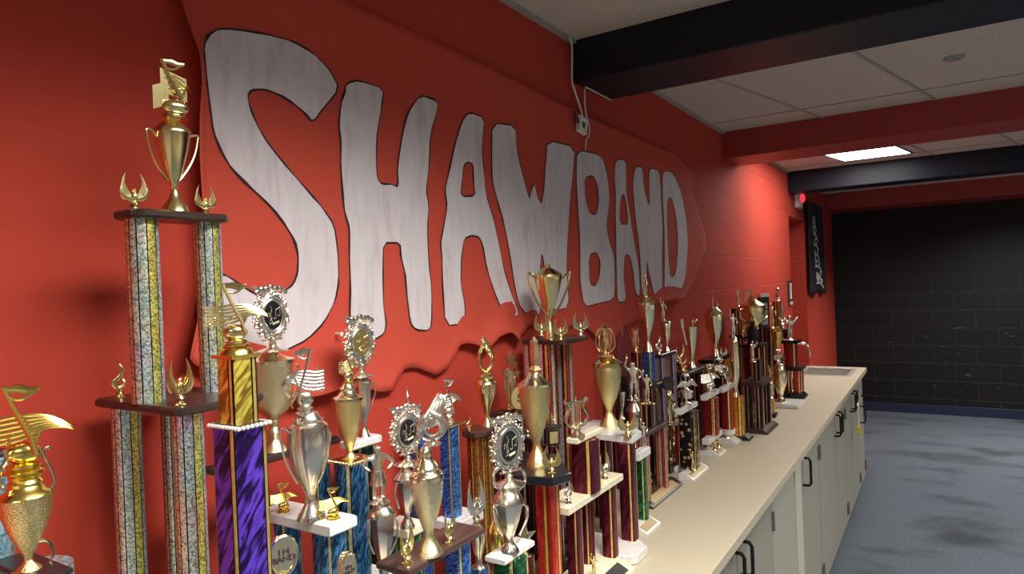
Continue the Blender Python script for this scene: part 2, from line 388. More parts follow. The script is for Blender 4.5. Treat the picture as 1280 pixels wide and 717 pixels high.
def blackblock():
    m, nt, b = newmat('black_block_paint'); L = nt.links; b.inputs['Roughness'].default_value = .5; b.inputs['Specular IOR Level'].default_value = .3
    tc = nd(nt, 'ShaderNodeTexCoord'); sp = nd(nt, 'ShaderNodeSeparateXYZ'); L.new(tc.outputs['Object'], sp.inputs[0])
    sub = nd(nt, 'ShaderNodeMath', operation='SUBTRACT'); sub.inputs[1].default_value = .182; L.new(sp.outputs[2], sub.inputs[0])
    cb = nd(nt, 'ShaderNodeCombineXYZ'); L.new(sp.outputs[0], cb.inputs[0]); L.new(sub.outputs[0], cb.inputs[1])
    br = nd(nt, 'ShaderNodeTexBrick', offset=.5)
    br.inputs['Scale'].default_value = 1; br.inputs['Brick Width'].default_value = .4064; br.inputs['Row Height'].default_value = .2032
    br.inputs['Mortar Size'].default_value = .006; br.inputs['Mortar Smooth'].default_value = .3
    br.inputs['Color1'].default_value = (1, 1, 1, 1); br.inputs['Color2'].default_value = (.9, .9, .9, 1); br.inputs['Mortar'].default_value = (0, 0, 0, 1)
    L.new(cb.outputs[0], br.inputs['Vector'])
    n = nd(nt, 'ShaderNodeTexNoise', Scale=90.0, Detail=4.0); L.new(tc.outputs['Object'], n.inputs['Vector'])
    a = nd(nt, 'ShaderNodeMath', operation='MULTIPLY_ADD'); a.inputs[1].default_value = .12; L.new(n.outputs['Fac'], a.inputs[0]); L.new(br.outputs['Color'], a.inputs[2])
    bp = nd(nt, 'ShaderNodeBump', Strength=.8, Distance=.005); L.new(a.outputs[0], bp.inputs['Height']); L.new(bp.outputs['Normal'], b.inputs['Normal'])
    # chalky scuffs low on the wall
    mp = nd(nt, 'ShaderNodeMapping'); mp.inputs['Scale'].default_value = (1.2, 1, 2.6); L.new(tc.outputs['Object'], mp.inputs['Vector'])
    s1 = nd(nt, 'ShaderNodeTexNoise', Scale=7.0, Detail=9.0, Roughness=.75, Distortion=1.0); L.new(mp.outputs['Vector'], s1.inputs['Vector'])
    r1 = ramp(nt, [(.63, (0, 0, 0)), (.67, (1, 1, 1))]); L.new(s1.outputs['Fac'], r1.inputs['Fac'])
    lo = nd(nt, 'ShaderNodeMapRange'); lo.inputs['From Min'].default_value = 1.35; lo.inputs['From Max'].default_value = .5; L.new(sp.outputs[2], lo.inputs['Value'])
    mm = nd(nt, 'ShaderNodeMath', operation='MULTIPLY'); L.new(r1.outputs['Color'], mm.inputs[0]); L.new(lo.outputs[0], mm.inputs[1])
    m2 = nd(nt, 'ShaderNodeMath', operation='MULTIPLY'); m2.inputs[1].default_value = .5; L.new(mm.outputs[0], m2.inputs[0])
    lit_joint = nd(nt, 'ShaderNodeMath', operation='SUBTRACT'); lit_joint.inputs[0].default_value = 1; L.new(br.outputs['Color'], lit_joint.inputs[1])  # light caught on the mortar ledges, painted as paler joints
    d2 = nd(nt, 'ShaderNodeMath', operation='MULTIPLY_ADD'); d2.inputs[1].default_value = .045; L.new(lit_joint.outputs[0], d2.inputs[0]); L.new(m2.outputs[0], d2.inputs[2])
    mx = nd(nt, 'ShaderNodeMix', data_type='RGBA'); mx.inputs['A'].default_value = (.0065, .0065, .0078, 1); mx.inputs['B'].default_value = (.38, .37, .36, 1)
    L.new(d2.outputs[0], mx.inputs['Factor']); L.new(mx.outputs['Result'], b.inputs['Base Color'])
    return m
M_BLK = blackblock()
M_OTHER = plain('cream_wall_paint', (.74, .71, .65), .6)
def carpet():
    m, nt, b = newmat('blue_grey_carpet'); L = nt.links; b.inputs['Roughness'].default_value = .95; b.inputs['Specular IOR Level'].default_value = .1
    tc = nd(nt, 'ShaderNodeTexCoord')
    n = nd(nt, 'ShaderNodeTexNoise', Scale=170.0, Detail=3.0); L.new(tc.outputs['Object'], n.inputs['Vector'])
    r = ramp(nt, [(.36, (.034, .043, .056)), (.62, (.140, .160, .190))]); L.new(n.outputs['Fac'], r.inputs['Fac'])
    mp = nd(nt, 'ShaderNodeMapping'); mp.inputs['Scale'].default_value = (.9, 1.5, 1); mp.inputs['Location'].default_value = (.35, .9, 0); L.new(tc.outputs['Object'], mp.inputs['Vector'])
    s = nd(nt, 'ShaderNodeTexNoise', Scale=1.7, Detail=3.0, Roughness=.5); L.new(mp.outputs['Vector'], s.inputs['Vector'])
    rs = ramp(nt, [(.52, (1, 1, 1)), (.68, (.52, .50, .46))]); L.new(s.outputs['Fac'], rs.inputs['Fac'])
    mx = nd(nt, 'ShaderNodeMix', data_type='RGBA', blend_type='MULTIPLY'); mx.inputs['Factor'].default_value = 1
    L.new(r.outputs['Color'], mx.inputs['A']); L.new(rs.outputs['Color'], mx.inputs['B']); L.new(mx.outputs['Result'], b.inputs['Base Color'])
    bp = nd(nt, 'ShaderNodeBump', Strength=.6, Distance=.004); L.new(n.outputs['Fac'], bp.inputs['Height']); L.new(bp.outputs['Normal'], b.inputs['Normal'])
    return m
M_CARPET = carpet()
def ceilmat():
    m, nt, b = newmat('ceiling_tile'); L = nt.links; b.inputs['Roughness'].default_value = .9
    tc = nd(nt, 'ShaderNodeTexCoord'); n = nd(nt, 'ShaderNodeTexNoise', Scale=120.0, Detail=4.0); L.new(tc.outputs['Object'], n.inputs['Vector'])
    r = ramp(nt, [(.3, (.50, .46, .40)), (.7, (.62, .58, .51))]); L.new(n.outputs['Fac'], r.inputs['Fac']); L.new(r.outputs['Color'], b.inputs['Base Color'])
    return m
M_CEIL = ceilmat(); M_GRID = plain('ceiling_grid', (.36, .34, .31), .5)

mb = MB(); mb.box(-.3, RX, BY, FARY+.3, -.12, 0); struct('floor', mb, M_CARPET)
mb = MB(); mb.box(-.3, RX, BY, FARY+.3, CEIL, CEIL+.1); struct('ceiling', mb, M_CEIL)
# red wall with the recess (niche) beyond the end of the blockwork
N0, N1, NH = 6.32, 7.10, 2.19
mb = MB(); mb.box(-.32, 0, BY, N0, 0, CEIL); mb.box(-.32, 0, N1, FARY, 0, CEIL); mb.box(-.32, 0, N0, N1, NH, CEIL); mb.box(-.5, -.32, N0-.1, N1+.1, 0, CEIL)
struct('wall_left', mb, M_RED)
mb = MB(); mb.box(-.3, RX, FARY, FARY+.2, 0, CEIL); struct('wall_far', mb, M_BLK)
mb = MB(); mb.box(RX, RX+.15, BY, FARY+.2, 0, CEIL); struct('wall_right', mb, M_OTHER)
mb = MB(); mb.box(-.32, RX, BY-.15, BY, 0, CEIL); struct('wall_back', mb, M_OTHER)
mb = MB(); mb.box(.0, RX, FARY-.012, FARY, 0, .105, .002); struct('baseboard_far', mb, plain('navy_vinyl_base', (.014, .021, .050), .4))
# ceiling grid: T-bars (each bay carries two-by-four tiles)
bars = MB()
for y in (-2.1, -.9, 0.3, 1.52, 3.965, 6.08, 7.63): bars.box(0.0, RX, y-.006, y+.006, CEIL-.004, CEIL+.002)
def slant(x0, y0, y1, w):                      # the tile grid runs slightly askew to the painted wall
    k = .235; bars.prism([(x0-w, y0), (x0+w, y0), (x0+w+k*(y1-y0), y1), (x0-w+k*(y1-y0), y1)], CEIL-.005, CEIL+.002)
for y0, y1, xs in ((2.545, 4.25, (.17, .73, 1.29, 1.85, 2.41, 2.97, 3.53, 4.09, 4.65, 5.2)), (4.62, 6.33, (.71, 1.24, 1.80, 2.36, 2.92, 3.48, 4.04, 4.6, 5.2)), (-.9, 2.235, (.55, 1.66, 2.2, 2.8, 3.3, 4.4, 5.0))):
    for x in xs: slant(x, y0, y1, .008)
bars.box(0, .02, BY, N0, CEIL-.012, CEIL+.002)
struct('trim_ceiling_grid', bars, M_GRID)
# downstand beams
BB = 2.415
def beam(nm, y0, y1, mat, zb=BB):
    mb = MB(); mb.box(0.0, RX, y0, y1, zb, CEIL+.02, .004); return struct(nm, mb, mat)
beam('trim_beam_near', 2.235, 2.545, M_BLKBEAM, 2.425)
beam('trim_beam_red', 4.25, 4.62, M_REDP)
beam('trim_beam_black', 6.33, 6.59, M_BLKBEAM, 2.40)
beam('trim_beam_far', 8.48, FARY, M_REDP, 2.39)

# ------------------------------------------------------------------ ceiling lights
def emit(name, c, s):
    m, nt, b = newmat(name); b.inputs['Base Color'].default_value = rgba((.8, .8, .8)); b.inputs['Emission Color'].default_value = rgba(c); b.inputs['Emission Strength'].default_value = s
    tc = nd(nt, 'ShaderNodeTexCoord'); n = nd(nt, 'ShaderNodeTexWave', Scale=9.0, Distortion=1.5); n.bands_direction = 'Y'
    nt.links.new(tc.outputs['Object'], n.inputs['Vector'])
    mr = nd(nt, 'ShaderNodeMapRange'); mr.inputs['To Min'].default_value = s*.85; mr.inputs['To Max'].default_value = s*1.1
    nt.links.new(n.outputs['Fac'], mr.inputs['Value']); nt.links.new(mr.outputs[0], b.inputs['Emission Strength'])
    return m
LAMP = 18.0
M_LAMP = emit('lit_diffuser', (1, .97, .92), LAMP)
M_LFRAME = plain('lamp_frame', (.05, .05, .05), .5)
def make_light(loc, label, group=None):
    t = thing('ceiling_light', loc, label, 'ceiling light', group)
    x, y, z = loc; w, l = .232, .60
    k = .2
    def para(mb, a, b, c, d, z0, z1): mb.prism([(a+k*(c-y), c), (b+k*(c-y), c), (b+k*(d-y), d), (a+k*(d-y), d)], z0, z1)
    mb = MB(); para(mb, x-w, x+w, y-l, y+l, z-.004, z); build(mb, 'diffuser', M_LAMP, t)
    mb = MB()
    for a, b, c, d in ((x-w-.014, x-w, y-l-.014, y+l+.014), (x+w, x+w+.014, y-l-.014, y+l+.014), (x-w, x+w, y-l-.014, y-l), (x-w, x+w, y+l, y+l+.014)): para(mb, a, b, c, d, z-.007, z)
    build(mb, 'frame', M_LFRAME, t); return t
L0 = make_light((.60, 5.45, CEIL), 'lit fluorescent ceiling panel between the red beam and the black beam')
M_ADDFRAME = plain('added_panel_frame', (.75, .75, .73), .3)
def room_light(x, y, watts, label, spread=135):
    """unseen ceiling panel: framed area lamp, spread narrowed to darken the upper wall"""
    t = thing('ceiling_light', (x, y, CEIL), label, 'ceiling light', 'assumed unseen ceiling panels lighting the room out of frame')
    mb = MB()
    for a, b, c, d in ((x-.294, x-.28, y-.614, y+.614), (x+.28, x+.294, y-.614, y+.614), (x-.28, x+.28, y-.614, y-.6), (x-.28, x+.28, y+.6, y+.614)): mb.box(a, b, c, d, CEIL-.012, CEIL)
    build(mb, 'frame', M_ADDFRAME, t)
    ld = bpy.data.lights.new('lamp', 'AREA'); ld.shape = 'RECTANGLE'; ld.size = .54; ld.size_y = 1.18; ld.energy = watts; ld.color = (1, .955, .88); ld.spread = math.radians(spread)
    lo = bpy.data.objects.new('lamp', ld); COL.objects.link(lo); lo.parent = t; lo.location = (0, 0, -.006)
for (x, y, wt) in ((1.25, .78, 62), (3.7, .8, 60), (2.45, 3.35, 60), (4.6, 3.35, 45), (3.7, 5.46, 40), (1.9, 7.5, 65), (1.25, -1.6, 55), (3.7, -1.6, 55)):  # near and far bay lamps read off the lighting; the rest added for brightness
    room_light(x, y, wt, 'unseen ceiling panel assumed out of frame to light the room')
mb = MB(); mb.lathe([(0, CEIL-.010), (.032, CEIL-.010), (.040, CEIL-.004), (.042, CEIL)], (1.20, 3.45), 28)
tag(single(mb, 'ceiling_disc', plain('disc_grey', (.30, .28, .26), .6), (1.20, 3.45, CEIL)), 'small grey round disc set in the ceiling tile between beams', 'detector')

# ------------------------------------------------------------------ counter, cabinets, sink
CT = .90; CX = .588; CY0, CY1 = -1.4, 6.09
M_LAM = plain('beige_laminate', (.51, .455, .34), .45, noise=(90, (.48, .425, .31), .35, .65), spec=.4)
M_CAB = plain('grey_cabinet_paint', (.30, .29, .24), .45)
M_CABL = plain('light_cabinet_trim', (.52, .50, .42), .45)
M_FILL = plain('pale_green_grey_panel', (.36, .37, .31), .45)
M_BLKH = plain('black_handle_metal', (.012, .012, .012), .3, .6)
SX0, SX1, SY0, SY1 = .17, .515, 5.53, 5.965
top = thing('countertop', (.3, 2.3, CT), 'long beige laminate countertop running along the red wall', 'countertop')
mb = MB()
mb.box(0.002, CX, CY0, SY0, CT-.036, CT, .003); mb.box(0.002, CX, SY1, CY1, CT-.036, CT, .003)
mb.box(0.002, SX0, SY0, SY1, CT-.036, CT); mb.box(SX1, CX, SY0, SY1, CT-.036, CT)
build(mb, 'worktop', M_LAM, top)
# sink
sk = thing('sink', ((SX0+SX1)/2, (SY0+SY1)/2, CT-.16), 'stainless steel sink set into the far end of the countertop', 'sink')
mb = MB(); t = .004; zb = CT-.16
mb.box(SX0+.002, SX1-.002, SY0+.002, SY1-.002, zb, zb+t)
mb.box(SX0+.002, SX0+.002+t, SY0+.002, SY1-.002, zb, CT); mb.box(SX1-.002-t, SX1-.002, SY0+.002, SY1-.002, zb, CT)
mb.box(SX0+.002, SX1-.002, SY0+.002, SY0+.002+t, zb, CT); mb.box(SX0+.002, SX1-.002, SY1-.002-t, SY1-.002, zb, CT)
build(mb, 'basin', STEEL, sk)
mb = MB(); r = .014
for a, b, c, d in ((SX0-r, SX0+r, SY0-r, SY1+r), (SX1-r, SX1+r, SY0-r, SY1+r), (SX0+r, SX1-r, SY0-r, SY0+r), (SX0+r, SX1-r, SY1-r, SY1+r)): mb.box(a, b, c, d, CT+.0004, CT+.0034, .001)
build(mb, 'rim', STEEL, sk)
fx, fy = .085, 5.72
fc = thing('faucet', (fx, fy, CT), 'chrome gooseneck faucet behind the sink beside the wall', 'faucet')
mb = MB(); mb.lathe([(.028, CT), (.028, CT+.012), (.016, CT+.02), (.014, CT+.05)], (fx, fy), 20); build(mb, 'base', CHROME, fc)
mb = MB(); mb.tube([(fx, fy, CT+.03), (fx, fy, CT+.16)]+[(fx+.07-.07*math.cos(a), fy, CT+.16+.07*math.sin(a)) for a in np.linspace(.2, PI, 12)]+[(fx+.14, fy, CT+.12)], .011, 10); build(mb, 'spout', CHROME, fc)
for s in (-1, 1):
    mb = MB(); mb.tube([(fx, fy, CT+.025), (fx, fy+.05*s, CT+.035), (fx+.01, fy+.09*s, CT+.045)], [.008, .008, .010], 8); build(mb, 'handle', CHROME, fc)
# cabinets
CF = .536
def seam(px, py): return float(on_x(px, py, CF)[1])
ys = dict(a=seam(914, 700), b=seam(959.7, 645), c=seam(988, 602), d=seam(996, 600), e=seam(1018.5, 575), f=seam(1041, 560), g=seam(1053, 560), h=seam(1062, 560), i=seam(1071, 575))
HINGE = plain('dull_hinge_metal', (.14, .14, .13), .5, .5)
def pull(door, y, z0, z1, lab=None):
    mb = MB(); x = CF+.018
    mb.tube([(x-.002, y, z0), (x+.028, y, z0+.002), (x+.036, y, z0+.014), (x+.036, y, z1-.014), (x+.028, y, z1-.002), (x-.002, y, z1)], .0062, 8)
    return build(mb, 'handle', M_BLKH, door)
def hinges(door, y, z0, z1):
    for z in (z0+.09, z1-.11):
        mb = MB(); mb.box(CF+.017, CF+.024, y-.010, y+.010, z-.035, z+.035, .001); mb.tube([(CF+.024, y, z-.036), (CF+.024, y, z+.036)], .005, 8)
        build(mb, 'hinge', HINGE, door)
def cabinet(y0, y1, label, doors, group='grey base cabinets under the long countertop', rail=.0):
    t = thing('base_cabinet', (CF/2, (y0+y1)/2, 0), label, 'cabinet', group)
    mb = MB(); mb.box(.004, CF, y0+.001, y1-.001, 0.0, CT-.037 if y1 < 5.5 and y0 < 5 else .725); mb.box(CF-.018, CF, y0+.001, y1-.001, .72, CT-.037); build(mb, 'body', M_CABL, t)
    for (a, b, z0, z1, hy, hz0, hz1, hinge) in doors:
        mb = MB(); mb.box(CF+.0005, CF+.018, a+.006, b-.006, z0, z1, .002); d = build(mb, 'door', M_CAB, t)
        if hy is not None: pull(d, hy, hz0, hz1)
        if hinge is not None: hinges(d, hinge, z0, z1)
    return t
ZT = CT-.045
A, B_, Cc, D, E_, F_, G_, H_, I_ = [ys[k] for k in 'abcdefghi']
cabinet(B_-1.0*(B_-A)*2, B_, 'grey base cabinet nearest the camera with two doors meeting at black handles', [(2*A-B_, A, .03, ZT, A-.05, .72, .83, None), (A, B_, .03, ZT, A+.05, .72, .83, B_-.013)])
cabinet(CY0+.02, 2*A-B_, 'grey base cabinet under the trophies at the near end', [])
t = thing('filler_cabinet', (CF/2, (B_+Cc)/2, 0), 'narrow pale green grey cabinet section without a handle', 'cabinet')
mb = MB(); mb.box(.004, CF, B_+.001, D-.001, 0, CT-.037); build(mb, 'body', M_CABL, t)
mb = MB(); mb.box(CF, CF+.016, B_+.006, Cc-.004, .03, ZT, .002); build(mb, 'door', M_FILL, t)
mb = MB(); mb.box(CF, CF+.02, Cc+.002, D-.003, .0, ZT, .002); build(mb, 'stile', M_CABL, t)
cabinet(D, E_, 'single door grey cabinet beside the pale stile', [(D, E_, .03, ZT, D+.045, .70, .83, E_-.013)])
cabinet(E_, G_, 'double door grey cabinet with a pair of black handles in the middle', [(E_, F_, .03, ZT, F_-.05, .70, .83, E_+.017), (F_, G_, .03, ZT, F_+.05, .70, .83, G_-.013)])
cl = cabinet(G_, I_, 'padlocked double door grey cabinet near the sink', [(G_, H_, .03, ZT, H_-.05, .70, .83, G_+.017), (H_, I_, .03, ZT, H_+.05, .70, .83, I_-.013)])
cs = cabinet(I_, CY1-.015, 'grey sink cabinet at the far end with one low door', [(I_, CY1-.02, .03, .665, I_+.16, .50, .63, CY1-.03)])
mb = MB(); mb.box(CF+.0005, CF+.016, I_+.004, CY1-.02, .685, ZT, .002); build(mb, 'apron_panel', M_CAB, cs)
# padlock on a white tie hanging from the handle pair
hp = (CF+.055, H_, .72)
pk = thing('padlock', hp, 'small yellow padlock hanging on a white tie from the cabinet handles', 'padlock')
mb = MB(); mb.tube([(hp[0], H_-.05, .745), (hp[0]+.008, H_-.02, .74), (hp[0]+.01, H_, .735), (hp[0]+.008, H_+.02, .74), (hp[0], H_+.05, .745)], .004, 6); mb.tube([(hp[0]+.01, H_, .735), (hp[0]+.008, H_+.005, .64), (hp[0]+.006, H_+.004, .585)], .0055, 6); build(mb, 'tie', WHITEP, pk)
mb = MB(); mb.box(hp[0]-.006, hp[0]+.016, H_-.022, H_+.028, .535, .59, .004); build(mb, 'body', plain('yellow_padlock', (.62, .50, .03), .4), pk)
mb = MB(); mb.tube([(hp[0]+.005, H_-.012, .588), (hp[0]+.005, H_-.012, .607), (hp[0]+.005, H_+.003, .616), (hp[0]+.005, H_+.018, .607), (hp[0]+.005, H_+.018, .588)], .0035, 6); build(mb, 'shackle', STEEL, pk)

# ------------------------------------------------------------------ wall fittings
# black cloth pennant hung from the ceiling line on the far stretch of red wall
cy0, cy1, cz0, cz1 = 7.06, 8.12, 1.46, 2.385
pn = thing('cloth_banner', (.03, (cy0+cy1)/2, cz0), 'long black cloth banner with white script hanging on the far red wall', 'banner')
mb = MB(); nu, nv = 26, 18; vs = []; fs = []
for j in range(nv+1):
    for i in range(nu+1):
        u, v = i/nu, j/nv
        vs.append((.035+.02*math.sin(u*9+v*1.2)*(.4+.6*(1-v)), cy0+(cy1-cy0)*u, cz0+.02*math.sin(u*13)*(1-v)+(cz1-cz0)*v))
for j in range(nv):
    for i in range(nu): a = j*(nu+1)+i; fs.append((a, a+1, a+nu+2, a+nu+1))
mb._add(vs, fs); po = build(mb, 'cloth', plain('black_cloth', (.010, .010, .012), .8), pn)
md = po.modifiers.new('thickness', 'SOLIDIFY'); md.thickness = .003
def cloth_x(y, z):
    u = (y-cy0)/(cy1-cy0); v = (z-cz0)/(cz1-cz0); return .035+.02*math.sin(u*9+v*1.2)*(.4+.6*(1-v))+.006
mb = MB()
random.seed(3)
yc = cy0+.42
for k in range(13):
    z = cz1-.16-k*.057; y = yc+.02*k; s = .9+.5*random.random()
    pts = [(y+dy*s, z+dz*s) for dy, dz in random.choice([[(-.10, .02), (-.03, .03), (.05, .01), (.10, -.02)], [(-.09, -.02), (.0, .03), (.08, .02), (.04, -.02), (-.05, -.025)], [(-.06, .025), (-.08, -.02), (.02, -.025), (.07, .0), (.05, .03)]])]
    mb.tube([(cloth_x(a, b), a, b) for a, b in pts], .011, 6, .35)
mb.ell((cloth_x(yc+.18, cz0+.19), yc+.18, cz0+.17), (.004, .09, .05)); mb.ell((cloth_x(yc+.3, cz0+.19), yc+.30, cz0+.13), (.004, .06, .03))
build(mb, 'script', plain('white_ink', (.6, .6, .62), .7), pn)
mb = MB(); mb.tube([(.03, cy0-.02, cz1+.002), (.03, cy1+.02, cz1+.002)], .008, 8); [mb.tube([(.0025, y, cz1+.002), (.032, y, cz1+.002)], .005, 6) for y in (cy0+.05, cy1-.05)]; build(mb, 'rod', BLACKM, pn)
# red-lit alarm fitting at the end of the black beam
ax, ay, az = .045, 6.73, 2.38
al = thing('alarm_strobe', (0.0, ay, az), 'small white alarm fitting with a glowing red lamp under the black beam', 'alarm')
mb = MB(); mb.box(0.001, .04, ay-.09, ay+.09, az-.09, az+.06, .006); build(mb, 'housing', WHITEP, al)
mr, nt, b = newmat('red_lamp'); b.inputs['Base Color'].default_value = (.8, .02, .04, 1); b.inputs['Emission Color'].default_value = (1, .03, .06, 1); b.inputs['Emission Strength'].default_value = 1.5
mb = MB(); mb.ell((.05, ay+.03, az+.0), (.022, .045, .04)); build(mb, 'lamp', mr, al)
# thermostat-like wall switch box beside the recess
sp_ = thing('light_switch', (0, 6.21, 1.50), 'narrow dark switch plate with pale rocker on the wall end', 'light switch')
mb = MB(); mb.box(.0005, .012, 6.135, 6.285, 1.405, 1.62, .003); build(mb, 'plate', plain('dark_brown_plate', (.05, .03, .025), .35), sp_)
mb = MB(); mb.box(.0115, .020, 6.20, 6.216, 1.46, 1.60, .002); build(mb, 'rocker', WHITEP, sp_)
mb = MB(); mb.box(.0115, .024, 6.185, 6.24, 1.412, 1.438, .002); build(mb, 'button', WHITEP, sp_)
# loose white cable with a small box
wz = [on_x(px, py, .022) for px, py in ((712, 46), (715, 60), (715, 100), (718, 112), (727, 140), (731, 158))]
cb_ = thing('cable', tuple(map(float, wz[-1])), 'white cable hanging from the ceiling edge over the banner', 'cable')
def smooth(pts, n=6):
    P = [Vector(p) for p in pts]; out = []
    for i in range(len(P)-1):
        p0 = P[max(i-1, 0)]; p1 = P[i]; p2 = P[i+1]; p3 = P[min(i+2, len(P)-1)]
        for k in range(n):
            t = k/n; out.append(.5*((2*p1)+(-p0+p2)*t+(2*p0-5*p1+4*p2-p3)*t*t+(-p0+3*p1-3*p2+p3)*t**3))
    out.append(P[-1]); return out
mb = MB(); mb.tube(smooth(wz), .0035, 6); build(mb, 'cord', WHITEP, cb_)
loop = [on_x(px, py, .022) for px, py in ((731, 112), (731, 128), (733, 145), (737, 160), (736, 170), (733, 174), (732, 188))]
mb = MB(); mb.tube(smooth(loop), .003, 6); mb.tube([(.022, loop[0][1], loop[0][2]), (.018, 2.30, 2.422), (.018, 2.53, 2.42)], .003, 6); build(mb, 'loop', WHITEP, cb_)
p = on_x(727, 156, .026)
mb = MB(); mb.slab([(-.034, -.026), (.026, -.034), (.034, .022), (-.026, .032)], p, 0, .016); build(mb, 'box', WHITEP, cb_)
mb = MB(); mb.slab([(-.014, -.012), (.010, -.014), (.014, .008), (-.010, .012)], (p[0]+.0085, p[1], p[2]), 0, .002); build(mb, 'print', plain('grey_print', (.12, .14, .12), .6), cb_)
p = on_x(720, 146, .03)
mb = MB(); mb.tube([(p[0], p[1]-.012, p[2]+.014), (p[0], p[1]+.018, p[2]-.018)], .006, 8); build(mb, 'plug', BLACKM, cb_)

# ------------------------------------------------------------------ paper banner
M_PAPER = plain('red_kraft_paper', (.56, .078, .050), .75, bump=(7, .25, .02), spec=.15)
def brush():
    m, nt, b = newmat('white_poster_paint'); L = nt.links; b.inputs['Roughness'].default_value = .75; b.inputs['Specular IOR Level'].default_value = .2
    tc = nd(nt, 'ShaderNodeTexCoord'); mp = nd(nt, 'ShaderNodeMapping'); mp.inputs['Scale'].default_value = (1, 16, 3.0); L.new(tc.outputs['Object'], mp.inputs['Vector'])
    n = nd(nt, 'ShaderNodeTexNoise', Scale=2.2, Detail=6.0, Distortion=.8); L.new(mp.outputs['Vector'], n.inputs['Vector'])
    r = ramp(nt, [(.30, (.60, .50, .53)), (.46, (.66, .61, .64)), (.70, (.71, .67, .70))]); L.new(n.outputs['Fac'], r.inputs['Fac']); L.new(r.outputs['Color'], b.inputs['Base Color'])
    return m
M_PAINT = brush(); M_MARK = plain('black_marker', (.012, .010, .012), .6)
BX = .012
def wallpt(px, py, X=BX):
    p = on_x(px, py, X); return float(p[1]), float(p[2])
Lp = [wallpt(*q) for q in ((222, 447), (227, 430), (240, 380), (246, 340), (243, 280), (238, 200), (238, 150), (241, 105), (239, 73), (226, 38), (213, 0))]
Rp = [wallpt(*q) for q in ((850, 374), (866, 352), (875, 330), (882, 310), (883, 297), (877, 277), (865, 240), (867, 218), (859, 208), (845, 192))]
Bp = [wallpt(*q) for q in ((222, 447), (300, 478), (384, 494), (419, 487), (464, 473), (478, 477), (503, 482), (526, 480), (532, 464), (541, 453), (556, 452), (584, 461), (598, 449), (611, 422), (626, 423), (641, 430), (655, 414), (670, 408), (684, 420), (699, 401), (708, 399), (724, 409), (737, 421), (750, 404), (758, 398), (768, 399), (781, 411), (800, 424), (815, 405), (838, 392), (850, 374))]
Tp = [(Lp[-1][0], 2.372), wallpt(433, 0), wallpt(540, 49), wallpt(650, 99), wallpt(745, 146), wallpt(838, 189), wallpt(845, 192)]
def interp(P, key, q, val):
    xs = [p[key] for p in P]; vs = [p[val] for p in P]; return float(np.interp(q, xs, vs))
def chain(P):
    d = [0]
    for a, b in zip(P, P[1:]): d.append(d[-1]+math.hypot(b[0]-a[0], b[1]-a[1]))
    return [(x/d[-1], p[0], p[1]) for x, p in zip(d, P)]
LZ = sorted([(p[1], p[0]) for p in Lp]); RZ = sorted([(p[1], p[0]) for p in Rp])
y0, y1 = Lp[0][0], Rp[4][0]
nu, nv = 110, 44; vs = []; fs = []
for j in range(nv+1):
    for i in range(nu+1):
        u, v = i/nu, j/nv
        yy = y0+(y1-y0)*u
        zb = float(np.interp(yy, [p[0] for p in Bp], [p[1] for p in Bp])); zt = float(np.interp(yy, [p[0] for p in Tp], [p[1] for p in Tp]))
        z = zb+(zt-zb)*v
        le = float(np.interp(z, [p[0] for p in LZ], [p[1] for p in LZ])); re = float(np.interp(z, [p[0] for p in RZ], [p[1] for p in RZ]))
        y = le+(re-le)*u
        off = BX-.002+.030*math.exp(-(y-le)/.009)+.03*math.exp(-(z-zb)/.035)*(.55+.45*math.sin(y*8.5))*(1 if y < 1.75 else .5)
        off += .02*math.exp(-(re-y)/.03)*math.exp(-(z-zb)/.1)
        vs.append((off, y, z))
for j in range(nv):
    for i in range(nu): a = j*(nu+1)+i; fs.append((a, a+1, a+nu+2, a+nu+1))
ban = thing('paper_banner', (.0, 2.2, 1.5), 'wide red paper banner with big white hand painted capitals outlined in black', 'banner')
mb = MB(); mb._add(vs, fs); bo = build(mb, 'sheet', M_PAPER, ban)
md = bo.modifiers.new('thickness', 'SOLIDIFY'); md.thickness = .0006; md.offset = -1
